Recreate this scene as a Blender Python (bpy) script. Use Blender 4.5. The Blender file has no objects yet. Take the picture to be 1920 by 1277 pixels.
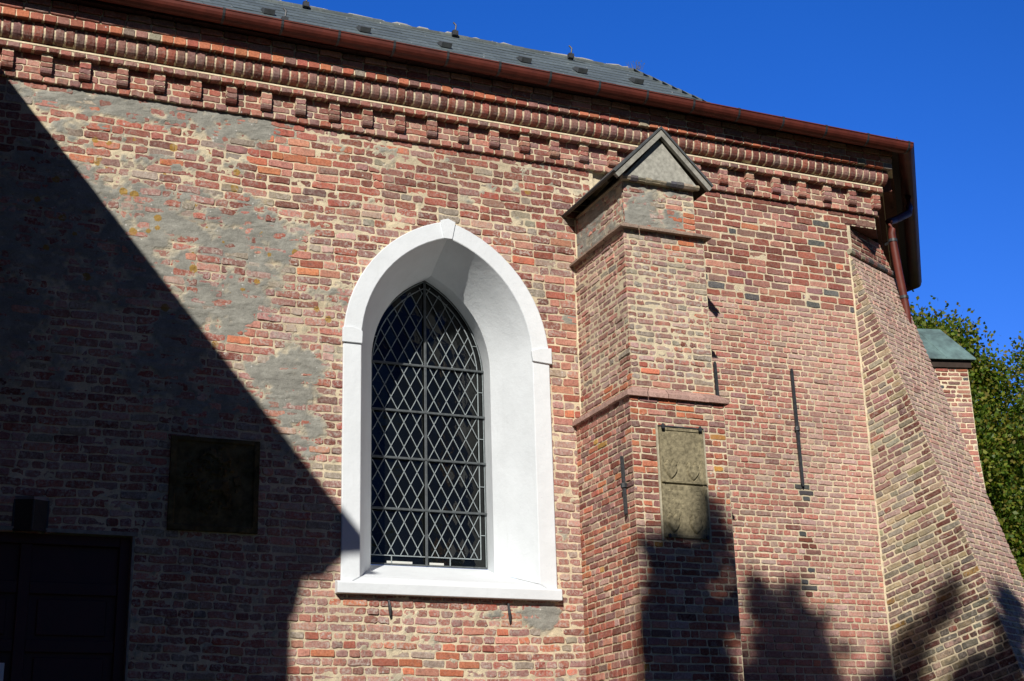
import bpy, math, random
import numpy as np
from mathutils import Matrix, Vector

random.seed(7)
rng = np.random.default_rng(11)
rad = math.radians
scene = bpy.context.scene
col = scene.collection

# ---------------------------------------------------------------- camera
yaw, pit, rol = rad(23.5722713), rad(18.28942942), rad(-1.58451944)
cy, sy, cp, sp = math.cos(yaw), math.sin(yaw), math.cos(pit), math.sin(pit)
Fv = Vector((sy * cp, cy * cp, sp))
R0 = Vector((cy, -sy, 0))
U0 = R0.cross(Fv)
cr, sr = math.cos(rol), math.sin(rol)
Rv, Uv = R0 * cr + U0 * sr, U0 * cr - R0 * sr
cam_d = bpy.data.cameras.new("camera")
cam = bpy.data.objects.new("camera", cam_d)
col.objects.link(cam)
M = Matrix((Rv, Uv, -Fv)).transposed().to_4x4()
M.translation = Vector((0, -13.5, 1.6))
cam.matrix_world = M
cam_d.sensor_width = 36.0
cam_d.lens = 2752.0 / 1920 * 36
cam_d.clip_end = 3000
scene.camera = cam

# ---------------------------------------------------------------- light
SX, SZ = 0.60, 0.712                      # the sun's rays travel along (SX, 1, -SZ)
sun_dir = Vector((-SX, -1, SZ)).normalized()
world = bpy.data.worlds.new("World")
scene.world = world
world.use_nodes = True
wn = world.node_tree
wn.nodes.clear()
sky = wn.nodes.new("ShaderNodeTexSky")
sky.sky_type = 'NISHITA'
sky.sun_disc = False
sky.sun_elevation = math.asin(sun_dir.z)
sky.sun_rotation = math.atan2(sun_dir.x, sun_dir.y)
sky.altitude = 0
sky.air_density = 1.0
sky.dust_density = 0.0
sky.ozone_density = 6.0
hsv = wn.nodes.new("ShaderNodeHueSaturation")
hsv.inputs["Saturation"].default_value = 1.25
bg = wn.nodes.new("ShaderNodeBackground")
bg.inputs["Strength"].default_value = 0.10
wo = wn.nodes.new("ShaderNodeOutputWorld")
wn.links.new(sky.outputs[0], hsv.inputs["Color"])
# deeper sky round the sun's side, brighter towards the north where the photograph looks
tcw = wn.nodes.new("ShaderNodeTexCoord")
sxyz = wn.nodes.new("ShaderNodeSeparateXYZ")
mrw = wn.nodes.new("ShaderNodeMapRange")
mrw.inputs["From Min"].default_value = -0.3
mrw.inputs["From Max"].default_value = 0.7
mrw.inputs["To Min"].default_value = 0.27
mrw.inputs["To Max"].default_value = 2.1
mulw = wn.nodes.new("ShaderNodeVectorMath")
mulw.operation = 'SCALE'
wn.links.new(tcw.outputs["Generated"], sxyz.inputs[0])
wn.links.new(sxyz.outputs["Y"], mrw.inputs["Value"])
wn.links.new(hsv.outputs[0], mulw.inputs[0])
wn.links.new(mrw.outputs[0], mulw.inputs["Scale"])
tint = wn.nodes.new("ShaderNodeVectorMath")
tint.operation = 'MULTIPLY'
tmix = wn.nodes.new("ShaderNodeMix")
tmix.data_type = 'VECTOR'
tmix.inputs[4].default_value = (0.40, 0.52, 1.0)
tmix.inputs[5].default_value = (0.62, 0.50, 0.80)
mr2 = wn.nodes.new("ShaderNodeMapRange")
mr2.inputs["From Min"].default_value = -0.2
mr2.inputs["From Max"].default_value = 0.5
wn.links.new(sxyz.outputs["Y"], mr2.inputs["Value"])
wn.links.new(mr2.outputs[0], tmix.inputs[0])
wn.links.new(tmix.outputs[1], tint.inputs[1])
wn.links.new(mulw.outputs[0], tint.inputs[0])
wn.links.new(tint.outputs[0], bg.inputs[0])
wn.links.new(bg.outputs[0], wo.inputs[0])

sun_l = bpy.data.lights.new("sun", 'SUN')
sun_l.energy = 5.0
sun_l.angle = rad(0.5)
sun_l.color = (1.0, 0.955, 0.88)
sun_o = bpy.data.objects.new("sun", sun_l)
sun_o.rotation_euler = (-sun_dir).to_track_quat('-Z', 'Y').to_euler()
sun_o.location = (-10, -20, 20)
col.objects.link(sun_o)

scene.view_settings.view_transform = 'Standard'
scene.view_settings.look = 'None'
scene.view_settings.exposure = 0.0
scene.view_settings.gamma = 1.0
scene.view_settings.use_curve_mapping = False

# ---------------------------------------------------------------- materials
def nodemat(name, rough=0.9, spec=0.2, metal=0.0):
    m = bpy.data.materials.new(name)
    m.use_nodes = True
    b = m.node_tree.nodes["Principled BSDF"]
    b.inputs["Roughness"].default_value = rough
    b.inputs["Specular IOR Level"].default_value = spec
    b.inputs["Metallic"].default_value = metal
    return m, m.node_tree, b


class G:
    """tiny node-graph helper"""
    def __init__(s, nt):
        s.nt = nt
        s.pos = s.n("ShaderNodeNewGeometry").outputs["Position"]

    def n(s, t, **k):
        nd = s.nt.nodes.new(t)
        for a, v in k.items():
            setattr(nd, a, v)
        return nd

    def l(s, a, b):
        s.nt.links.new(a, b)

    def put(s, sock, v):
        if hasattr(v, "is_output"):
            s.l(v, sock)
        elif v is not None:
            if isinstance(v, tuple) and len(v) == 3 and sock.type == 'RGBA':
                v = (*v, 1)
            sock.default_value = v

    def noise(s, scale, detail=4, rough=0.6, vec=None, out="Fac", dist=0.0):
        nd = s.n("ShaderNodeTexNoise")
        nd.inputs["Scale"].default_value = scale
        nd.inputs["Detail"].default_value = detail
        nd.inputs["Roughness"].default_value = rough
        nd.inputs["Distortion"].default_value = dist
        s.l(vec if vec is not None else s.pos, nd.inputs["Vector"])
        return nd.outputs[out]

    def ramp(s, f, a, b, lo=0.0, hi=1.0):
        nd = s.n("ShaderNodeMapRange")
        nd.inputs["From Min"].default_value = a
        nd.inputs["From Max"].default_value = b
        nd.inputs["To Min"].default_value = lo
        nd.inputs["To Max"].default_value = hi
        s.put(nd.inputs["Value"], f)
        return nd.outputs[0]

    def math(s, op, a, b=None):
        nd = s.n("ShaderNodeMath", operation=op)
        s.put(nd.inputs[0], a)
        if b is not None:
            s.put(nd.inputs[1], b)
        return nd.outputs[0]

    def mix(s, f, a, b, mode='MIX'):
        nd = s.n("ShaderNodeMix", data_type='RGBA', blend_type=mode)
        nd.clamp_factor = True
        s.put(nd.inputs[0], f)
        s.put(nd.inputs[6], a)
        s.put(nd.inputs[7], b)
        return nd.outputs[2]

    def attr(s, name):
        return s.n("ShaderNodeAttribute", attribute_name=name)

    def sep(s, c):
        nd = s.n("ShaderNodeSeparateColor")
        s.l(c, nd.inputs[0])
        return nd.outputs

    def voro(s, scale, out="Distance", vec=None):
        nd = s.n("ShaderNodeTexVoronoi")
        nd.inputs["Scale"].default_value = scale
        s.l(vec if vec is not None else s.pos, nd.inputs["Vector"])
        return nd.outputs

    def bump(s, h, strength, dist, b, normal=None):
        nd = s.n("ShaderNodeBump")
        nd.inputs["Strength"].default_value = strength
        nd.inputs["Distance"].default_value = dist
        s.l(h, nd.inputs["Height"])
        if normal is not None:
            s.l(normal, nd.inputs["Normal"])
        s.l(nd.outputs[0], b.inputs["Normal"])
        return nd.outputs[0]


def growth(g, c, ex):
    """white crumbs and orange lichen rosettes on old masonry; ex.r rules how much"""
    e = g.sep(ex)
    v = g.voro(8.0)
    pick = g.sep(v["Color"])
    wob = g.noise(60, 3)
    d = g.math('ADD', v["Distance"], g.math('MULTIPLY', g.math('SUBTRACT', wob, 0.5), 0.22))
    r = g.ramp(pick[1], 0, 1, 0.10, 0.34)
    inside = g.math('LESS_THAN', d, r)
    chosen = g.math('LESS_THAN', pick[0], g.math('MULTIPLY', e[0], 0.55))
    c = g.mix(g.math('MULTIPLY', g.math('MULTIPLY', inside, chosen), 0.8), c, (0.36, 0.2, 0.02))
    v2 = g.voro(26.0)
    p2 = g.sep(v2["Color"])
    ins2 = g.math('LESS_THAN', v2["Distance"], g.ramp(p2[1], 0, 1, 0.08, 0.26))
    ch2 = g.math('LESS_THAN', p2[0], g.math('ADD', g.math('MULTIPLY', e[1], 0.10), 0.004))
    c = g.mix(g.math('MULTIPLY', g.math('MULTIPLY', ins2, ch2), 0.75), c, (0.62, 0.6, 0.56))
    return c, e


def brick_material():
    m, nt, b = nodemat("fired_brick", 0.88, 0.25)
    g = G(nt)
    c = g.attr("Col").outputs["Color"]
    ex = g.attr("Ex").outputs["Color"]
    n1 = g.noise(55, 7, 0.7)
    n2 = g.noise(14, 5, 0.65)
    c = g.mix(1.0, c, g.mix(g.ramp(n1, 0.3, 0.72), (0.62, 0.56, 0.52), (1.3, 1.3, 1.28)), 'MULTIPLY')
    c = g.mix(g.ramp(n2, 0.52, 0.68, 0, 0.55), c, g.mix(1.0, c, (0.42, 0.4, 0.42), 'MULTIPLY'))
    c, e = growth(g, c, ex)
    pale = g.math('MULTIPLY', g.ramp(g.noise(32, 7, 0.75), 0.46, 0.60), g.math('MULTIPLY', g.ramp(g.noise(7, 3), 0.33, 0.55), e[1]))
    c = g.mix(pale, c, (0.5, 0.43, 0.37))
    grime = g.math('MULTIPLY', g.ramp(g.noise(9, 5, 0.7), 0.42, 0.66), e[2])
    c = g.mix(grime, c, (0.045, 0.045, 0.04))
    g.l(c, b.inputs["Base Color"])
    g.bump(g.math('ADD', n1, g.math('MULTIPLY', n2, 0.8)), 0.55, 0.006, b)
    return m


def mortar_material():
    m, nt, b = nodemat("lime_mortar", 0.95, 0.1)
    g = G(nt)
    c = g.attr("Col").outputs["Color"]
    ex = g.attr("Ex").outputs["Color"]
    n1 = g.noise(90, 6, 0.75)
    n2 = g.noise(7, 6, 0.65)
    c = g.mix(1.0, c, g.mix(g.ramp(n1, 0.3, 0.7), (0.72, 0.71, 0.7), (1.18, 1.18, 1.16)), 'MULTIPLY')
    c = g.mix(1.0, c, g.mix(g.ramp(n2, 0.3, 0.7), (0.78, 0.77, 0.75), (1.12, 1.1, 1.06)), 'MULTIPLY')
    c, e = growth(g, c, ex)
    grime = g.math('MULTIPLY', g.ramp(g.noise(9, 5, 0.7), 0.42, 0.66), e[2])
    c = g.mix(g.math('MULTIPLY', grime, 0.7), c, (0.07, 0.07, 0.06))
    g.l(c, b.inputs["Base Color"])
    g.bump(g.math('ADD', n1, n2), 0.6, 0.008, b)
    return m


def surf(name, c, rough=0.8, spec=0.3, metal=0.0, var=0.25, scale=8.0, bump=0.2, bd=0.004, c2=None, detail=6):
    m, nt, b = nodemat(name, rough, spec, metal)
    g = G(nt)
    n = g.noise(scale, detail, 0.65)
    lo = tuple(v * (1 - var) for v in c)
    hi = c2 if c2 else tuple(min(1, v * (1 + var)) for v in c)
    g.l(g.mix(g.ramp(n, 0.32, 0.68), lo, hi), b.inputs["Base Color"])
    if bump:
        g.bump(g.noise(scale * 5, 5, 0.7), bump, bd, b)
    return m


M_BRICK = brick_material()
M_MORT = mortar_material()
M_WHITE = surf("white_limewash", (0.73, 0.765, 0.79), 0.75, 0.25, var=0.05, scale=2.2, bump=0.45, bd=0.012)
_g = G(M_WHITE.node_tree)
_b = M_WHITE.node_tree.nodes["Principled BSDF"]
_old = _b.inputs["Base Color"].links[0].from_socket
_vm = _g.n("ShaderNodeVectorMath", operation='MULTIPLY')
_g.l(_g.pos, _vm.inputs[0])
_vm.inputs[1].default_value = (9, 9, 1.3)
_st = _g.ramp(_g.noise(1.0, 5, 0.7, vec=_vm.outputs[0]), 0.58, 0.78, 0, 0.2)
_sp = _g.math('MULTIPLY', _g.math('LESS_THAN', _g.voro(14)["Distance"], 0.07), 0.35)
_g.l(_g.mix(_g.math('MAXIMUM', _st, _sp), _old, (0.50, 0.52, 0.52)), _b.inputs["Base Color"])
M_STONE = surf("grey_render", (0.38, 0.37, 0.32), 0.95, 0.1, var=0.3, scale=22, bump=0.5, bd=0.006)
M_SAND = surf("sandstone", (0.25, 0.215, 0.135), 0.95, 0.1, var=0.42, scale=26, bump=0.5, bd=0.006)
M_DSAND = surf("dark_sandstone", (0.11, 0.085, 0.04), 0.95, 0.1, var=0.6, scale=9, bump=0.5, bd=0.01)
M_IRON = surf("painted_iron", (0.035, 0.038, 0.042), 0.5, 0.5, var=0.4, scale=30, bump=0.4, bd=0.002)
M_LEAD = surf("lead_came", (0.30, 0.34, 0.35), 0.5, 0.5, metal=0.1, var=0.2, scale=30, bump=0.2, bd=0.001)
M_BAR = surf("glazing_bar_paint", (0.075, 0.085, 0.09), 0.5, 0.5, var=0.3, scale=20, bump=0.2, bd=0.001)
M_GUT = surf("oxide_red_paint", (0.115, 0.024, 0.015), 0.55, 0.35, var=0.3, scale=6, bump=0.1, bd=0.002)
M_EAVE = surf("dark_red_boards", (0.03, 0.010, 0.008), 0.7, 0.3, var=0.3, scale=5, bump=0.2, bd=0.003)
M_COPPER = surf("verdigris_copper", (0.085, 0.12, 0.125), 0.55, 0.4, var=0.3, scale=2.6, bump=0.2, bd=0.004, c2=(0.20, 0.32, 0.31))
M_DOOR = surf("dark_red_door_paint", (0.05, 0.01, 0.012), 0.5, 0.4, var=0.2, scale=5, bump=0.15, bd=0.002)
M_LEADSHEET = surf("weathered_lead", (0.075, 0.082, 0.085), 0.7, 0.4, var=0.3, scale=10, bump=0.3, bd=0.003)
M_COPING = surf("pale_coping", (0.30, 0.29, 0.25), 0.85, 0.2, var=0.3, scale=14, bump=0.4, bd=0.004)
M_WOOD = surf("weathered_timber", (0.11, 0.095, 0.07), 0.9, 0.1, var=0.4, scale=12, bump=0.4, bd=0.004)
M_BARK = surf("tree_bark", (0.09, 0.07, 0.05), 0.95, 0.1, var=0.4, scale=12, bump=0.6, bd=0.02)
M_DARKROOM = surf("dark_interior", (0.02, 0.018, 0.016), 0.9, 0.1, var=0.2, bump=0)
M_GRASS = surf("lawn", (0.022, 0.034, 0.010), 0.95, 0.1, var=0.45, scale=3, bump=0.5, bd=0.03)
M_PATH = surf("gravel_path", (0.18, 0.16, 0.13), 0.95, 0.1, var=0.3, scale=40, bump=0.6, bd=0.01)


def glass_material():
    m, nt, b = nodemat("old_window_glass", 0.06, 0.5)
    b.inputs["Base Color"].default_value = (0.004, 0.005, 0.005, 1)
    b.inputs["IOR"].default_value = 1.5
    g = G(nt)
    # every diamond pane sits at its own slight tilt
    xyz = g.n("ShaderNodeSeparateXYZ")
    g.l(g.pos, xyz.inputs[0])
    p_ = g.math('DIVIDE', g.math('SUBTRACT', xyz.outputs[0], 4.625), 0.1463)
    q_ = g.math('DIVIDE', g.math('SUBTRACT', xyz.outputs[2], 4.783), 0.271)
    cm = g.n("ShaderNodeCombineXYZ")
    g.l(g.math('FLOOR', g.math('ADD', p_, q_)), cm.inputs[0])
    g.l(g.math('FLOOR', g.math('SUBTRACT', p_, q_)), cm.inputs[1])
    wnz = g.n("ShaderNodeTexWhiteNoise", noise_dimensions='3D')
    g.l(cm.outputs[0], wnz.inputs["Vector"])
    vs_ = g.n("ShaderNodeVectorMath", operation='SUBTRACT')
    g.l(wnz.outputs["Color"], vs_.inputs[0])
    vs_.inputs[1].default_value = (0.5, 0.5, 0.5)
    sc_ = g.n("ShaderNodeVectorMath", operation='SCALE')
    g.l(vs_.outputs[0], sc_.inputs[0])
    sc_.inputs["Scale"].default_value = 0.22
    geo = g.n("ShaderNodeNewGeometry")
    ad_ = g.n("ShaderNodeVectorMath", operation='ADD')
    g.l(geo.outputs["Normal"], ad_.inputs[0])
    g.l(sc_.outputs[0], ad_.inputs[1])
    nr_ = g.n("ShaderNodeVectorMath", operation='NORMALIZE')
    g.l(ad_.outputs[0], nr_.inputs[0])
    g.bump(g.noise(6, 3, 0.6), 0.4, 0.02, b, normal=nr_.outputs[0])
    return m


M_GLASS = glass_material()


def slate_material():
    m, nt, b = nodemat("roof_slate", 0.55, 0.4)
    g = G(nt)
    c = g.attr("Col").outputs["Color"]
    n = g.noise(30, 6, 0.7)
    c = g.mix(1.0, c, g.mix(g.ramp(n, 0.3, 0.7), (0.7, 0.7, 0.7), (1.25, 1.25, 1.25)), 'MULTIPLY')
    v = g.voro(18)
    p = g.sep(v["Color"])
    dots = g.math('MULTIPLY', g.math('LESS_THAN', v["Distance"], 0.2), g.math('LESS_THAN', p[0], 0.05))
    c = g.mix(dots, c, (0.5, 0.5, 0.46))
    g.l(c, b.inputs["Base Color"])
    g.bump(n, 0.3, 0.004, b)
    return m


M_SLATE = slate_material()


def leaf_material(name, lo, hi):
    m, nt, b = nodemat(name, 0.5, 0.35)
    g = G(nt)
    r = g.attr("Col").outputs["Color"]
    g.l(r, b.inputs["Base Color"])
    tr = g.n("ShaderNodeBsdfTranslucent")
    g.l(g.mix(1.0, r, (1.2, 1.4, 0.5), 'MULTIPLY'), tr.inputs["Color"])
    mx = g.n("ShaderNodeMixShader")
    mx.inputs[0].default_value = 0.4
    g.l(b.outputs[0], mx.inputs[1])
    g.l(tr.outputs[0], mx.inputs[2])
    out = [n for n in nt.nodes if n.type == 'OUTPUT_MATERIAL'][0]
    g.l(mx.outputs[0], out.inputs["Surface"])
    return m


M_LEAF = leaf_material("lime_leaves", None, None)


def far_brick_material():
    m, nt, b = nodemat("plain_brick_facing", 0.9, 0.2)
    g = G(nt)
    tc = g.n("ShaderNodeTexCoord")
    br = g.n("ShaderNodeTexBrick")
    br.inputs["Scale"].default_value = 1.0
    br.inputs["Brick Width"].default_value = 0.25
    br.inputs["Row Height"].default_value = 0.088
    br.inputs["Mortar Size"].default_value = 0.008
    br.inputs["Color1"].default_value = (0.26, 0.10, 0.065, 1)
    br.inputs["Color2"].default_value = (0.17, 0.07, 0.055, 1)
    br.inputs["Mortar"].default_value = (0.36, 0.32, 0.24, 1)
    uvn = g.attr("Wuv").outputs["Vector"]
    g.l(uvn, br.inputs["Vector"])
    n = g.noise(5, 6, 0.7)
    c = g.mix(1.0, br.outputs["Color"], g.mix(g.ramp(n, 0.3, 0.7), (0.7, 0.7, 0.72), (1.25, 1.22, 1.2)), 'MULTIPLY')
    g.l(c, b.inputs["Base Color"])
    g.bump(g.math('SUBTRACT', g.math('MULTIPLY', n, 0.3), br.outputs["Fac"]), 0.5, 0.01, b)
    return m


M_FARB = far_brick_material()


# ---------------------------------------------------------------- mesh helpers
def V3(*a):
    return np.array(a, float)


class MB:
    """collects geometry for ONE mesh object"""
    def __init__(s):
        s.v, s.c, s.e = [], [], []
        s.loops, s.sizes, s.mi = [], [], []
        s.nv = 0

    def add(s, verts, faces, mat=0, c=(0.5, 0.5, 0.5), e=(0, 0, 0)):
        verts = np.asarray(verts, float)
        n = len(verts)
        s.v.append(verts)
        c = np.asarray(c, float)
        e = np.asarray(e, float)
        s.c.append(np.broadcast_to(c, (n, 3)) if c.ndim == 1 else c)
        s.e.append(np.broadcast_to(e, (n, 3)) if e.ndim == 1 else e)
        if isinstance(faces, np.ndarray):
            s.loops.append((faces + s.nv).ravel())
            s.sizes.append(np.full(len(faces), faces.shape[1]))
            s.mi.append(np.full(len(faces), mat))
        else:
            s.loops.append(np.concatenate([np.asarray(f) + s.nv for f in faces]))
            s.sizes.append(np.array([len(f) for f in faces]))
            s.mi.append(np.full(len(faces), mat))
        s.nv += n

    def box(s, a, b, mat=0, c=(0.5, 0.5, 0.5), M=None):
        x0, y0, z0 = a
        x1, y1, z1 = b
        v = np.array([[x0, y0, z0], [x1, y0, z0], [x1, y1, z0], [x0, y1, z0],
                      [x0, y0, z1], [x1, y0, z1], [x1, y1, z1], [x0, y1, z1]], float)
        if M is not None:
            v = M(v)
        s.add(v, np.array([[0, 3, 2, 1], [4, 5, 6, 7], [0, 1, 5, 4], [1, 2, 6, 5], [2, 3, 7, 6], [3, 0, 4, 7]]), mat, c)

    def prism(s, poly, vec, mat=0, c=(0.5, 0.5, 0.5)):
        """poly: Nx3 loop, extruded along vec"""
        poly = np.asarray(poly, float)
        n = len(poly)
        v = np.vstack([poly, poly + np.asarray(vec, float)])
        f = [list(range(n))[::-1], list(range(n, 2 * n))] + [[i, (i + 1) % n, n + (i + 1) % n, n + i] for i in range(n)]
        s.add(v, f, mat, c)

    def tube(s, pts, r, seg=8, mat=0, c=(0.5, 0.5, 0.5), cap=True):
        pts = [np.asarray(p, float) for p in pts]
        rs = r if isinstance(r, (list, tuple)) else [r] * len(pts)
        rings = []
        up = V3(0.3, 0.2, 1)
        for i, p in enumerate(pts):
            t = pts[min(i + 1, len(pts) - 1)] - pts[max(i - 1, 0)]
            t = t / (np.linalg.norm(t) + 1e-9)
            a = np.cross(up, t)
            if np.linalg.norm(a) < 0.1:
                a = np.cross(V3(1, 0, 0), t)
            a /= np.linalg.norm(a)
            b = np.cross(t, a)
            th = np.arange(seg) * 2 * math.pi / seg
            rings.append(p + rs[i] * (np.outer(np.cos(th), a) + np.outer(np.sin(th), b)))
        v = np.vstack(rings)
        f = []
        for i in range(len(pts) - 1):
            for k in range(seg):
                f.append([i * seg + k, i * seg + (k + 1) % seg, (i + 1) * seg + (k + 1) % seg, (i + 1) * seg + k])
        if cap:
            f.append(list(range(seg))[::-1])
            f.append([(len(pts) - 1) * seg + k for k in range(seg)])
        s.add(v, f, mat, c)

    def build(s, name, mats, parent=None, smooth=False, bevel=0.0):
        me = bpy.data.meshes.new(name)
        v = np.vstack(s.v).astype(np.float32)
        loops = np.concatenate(s.loops).astype(np.int32)
        sizes = np.concatenate(s.sizes).astype(np.int32)
        mi = np.concatenate(s.mi).astype(np.int32)
        me.vertices.add(len(v))
        me.vertices.foreach_set("co", v.ravel())
        me.loops.add(len(loops))
        me.loops.foreach_set("vertex_index", loops)
        me.polygons.add(len(sizes))
        starts = np.concatenate([[0], np.cumsum(sizes)[:-1]]).astype(np.int32)
        me.polygons.foreach_set("loop_start", starts)
        me.polygons.foreach_set("loop_total", sizes)
        me.polygons.foreach_set("material_index", mi)
        if not smooth:
            me.attributes.new("sharp_face", 'BOOLEAN', 'FACE').data.foreach_set("value", np.ones(len(sizes), bool))
        for nm, arr in (("Col", s.c), ("Ex", s.e)):
            at = me.attributes.new(nm, 'FLOAT_COLOR', 'POINT')
            a = np.vstack(arr)
            at.data.foreach_set("color", np.hstack([a, np.ones((len(a), 1))]).astype(np.float32).ravel())
        me.update(calc_edges=True)
        me.validate()
        for m in (mats if isinstance(mats, (list, tuple)) else [mats]):
            me.materials.append(m)
        o = bpy.data.objects.new(name, me)
        col.objects.link(o)
        if parent is not None:
            o.parent = parent
        if bevel:
            md = o.modifiers.new("bevel", 'BEVEL')
            md.width = bevel
            md.segments = 2
            md.limit_method = 'ANGLE'
        return o


def tag(o, label=None, cat=None, group=None, kind=None):
    if label: o["label"] = label
    if cat: o["category"] = cat
    if group: o["group"] = group
    if kind: o["kind"] = kind
    return o


def empty(name, loc=(0, 0, 0), parent=None):
    o = bpy.data.objects.new(name, None)
    o.location = loc
    col.objects.link(o)
    if parent is not None:
        o.parent = parent
    return o


# value noise on a lattice (numpy)
_lat = np.random.default_rng(5).random((256, 256))


def vn(x, y):
    x = np.asarray(x, float); y = np.asarray(y, float)
    xi = np.floor(x).astype(int); yi = np.floor(y).astype(int)
    fx = x - xi; fy = y - yi
    fx = fx * fx * (3 - 2 * fx); fy = fy * fy * (3 - 2 * fy)
    g = lambda a, b: _lat[a & 255, b & 255]
    return (g(xi, yi) * (1 - fx) + g(xi + 1, yi) * fx) * (1 - fy) + (g(xi, yi + 1) * (1 - fx) + g(xi + 1, yi + 1) * fx) * fy


def fbm(x, y, o=4):
    s = 0; a = 0.5; n = 0
    for k in range(o):
        s = s + a * vn(x * 2 ** k + 17 * k, y * 2 ** k + 31 * k); n += a; a *= 0.55
    return s / n


def blobs(x, z, L):
    m = np.zeros(np.shape(x))
    for (bx, bz, rx, rz, s) in L:
        d = np.sqrt(((x - bx) / rx) ** 2 + ((z - bz) / rz) ** 2)
        m = np.maximum(m, s * np.clip(1.7 - d, 0, 1))
    return m


PLASTER = [(1.79, 8.5, 1.01, 0.16, 0.8), (2.76, 8.45, 0.61, 0.19, 0.85), (2.29, 7.98, 0.59, 0.12, 0.45), (1.51, 8.14, 0.36, 0.14, 0.5), (2.42, 7.45, 0.86, 0.22, 0.85), (2.85, 7.26, 0.51, 0.28, 0.95), (3.24, 7.08, 0.27, 0.23, 0.85), (2.62, 6.55, 0.26, 0.25, 0.95), (2.88, 6.56, 0.32, 0.3, 1.0), (2.29, 6.85, 0.31, 0.17, 0.6), (3.45, 5.87, 0.3, 0.21, 0.95), (3.41, 5.62, 0.32, 0.24, 0.95), (3.6, 5.29, 0.2, 0.21, 0.9), (3.57, 6.75, 0.33, 0.08, 0.6), (0.98, 7.22, 0.63, 0.59, 0.85), (0.85, 6.34, 0.33, 0.62, 0.95), (1.82, 7.12, 0.46, 0.33, 0.8), (2.38, 5.98, 0.23, 0.48, 0.9), (1.61, 6.54, 0.6, 0.21, 0.8), (1.37, 5.67, 0.14, 0.3, 0.5), (2.24, 5.76, 0.3, 0.31, 0.6), (2.66, 5.48, 0.31, 0.21, 0.8), (6.1, 3.6, 0.2, 0.12, 1.1), (5.64, 3.6, 0.11, 0.06, 0.8), (4.47, 8.62, 0.73, 0.06, 0.4), (4.02, 6.72, 0.17, 0.09, 0.7), (6.62, 6.78, 0.16, 0.07, 0.6), (2.68, 4.91, 0.56, 0.1, 0.3)]
ORANGE = [(3.46, 8.17, 0.34, 0.24, 0.8), (6.43, 7.5, 0.33, 0.25, 0.6), (6.57, 7.02, 0.16, 0.43, 0.8), (6.5, 6.16, 0.16, 0.53, 0.7), (3.64, 3.39, 0.15, 0.29, 0.5), (2.34, 6.91, 0.36, 0.14, 0.4), (4.9, 3.17, 1.12, 0.13, 0.45), (5.8, 3.29, 0.35, 0.16, 0.5), (3.02, 6.27, 0.18, 0.16, 0.7), (3.79, 7.09, 0.17, 0.12, 0.5)]
LICHEN = [(2.3, 7.5, 1.1, 0.5, 1.0), (2.6, 6.9, 0.8, 0.5, 0.6), (3.6, 6.9, 0.5, 0.4, 0.35)]

C_RED = (0.36, 0.115, 0.082); C_DRED = (0.225, 0.078, 0.060); C_PURP = (0.30, 0.155, 0.138)
C_ORG = (0.55, 0.19, 0.105); C_PINK = (0.50, 0.235, 0.18); C_GREY = (0.30, 0.265, 0.21); C_DARK = (0.11, 0.11, 0.115)
C_TAN = (0.46, 0.37, 0.23); C_YEL = (0.5, 0.27, 0.07)
C_LILAC = (0.47, 0.31, 0.265)
MORT = np.array((0.72, 0.625, 0.455))
PLAST = np.array((0.31, 0.31, 0.285))


def pick(rs, table):
    w = np.array([t[1] for t in table], float)
    c = np.array(table[rs.choice(len(table), p=w / w.sum())][0])
    return np.clip(c * (1 + rs.normal(0, 0.13)) * (1 + rs.normal(0, 0.04, 3)), 0.01, 0.9)


VEIL = np.array((0.62, 0.40, 0.345))


def veil(c, v):
    """a thin lime bloom over the brick face"""
    v = float(np.clip(v, 0, 0.8))
    return c * (1 - v) + VEIL * v


def pal_main(rs, P):
    x, z = P[0], P[2]
    og = float(blobs(x, z, ORANGE))
    if rs.random() < og * 0.9:
        c = pick(rs, [(C_ORG, 0.8 if x > 5.8 else 2.5), (C_PINK, 4), (C_RED, 2)])
        return c, (0.0, 0.15, 0.0), 0.5
    if z > 7.8:
        t = [(C_RED, 4), (C_DRED, 5), (C_PURP, 1.2), (C_GREY, 0.9), (C_ORG, .3)]
    elif z < 3.75:
        t = [(C_RED, 3), (C_PURP, 3), (C_PINK, 2.2), (C_GREY, 1.3), (C_DRED, 1), (C_ORG, .6)]
    else:
        t = [(C_RED, 3), (C_DRED, 2.6), (C_PURP, 3.4), (C_GREY, 1.1), (C_PINK, .9), (C_LILAC, 0.9)]
    bl = 0.9 if z < 7.8 else 0.45
    v = 0.6 * (fbm(x * 1.1 + 40, z * 1.3, 3) - 0.44) + 0.12 * max(0, min(1, (7.0 - z)))
    return veil(pick(rs, t), v + rs.normal(0, .07)), (float(blobs(x, z, LICHEN)) + 0.03, bl, 0.3 * (rs.random() < 0.4)), 1.0


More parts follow.
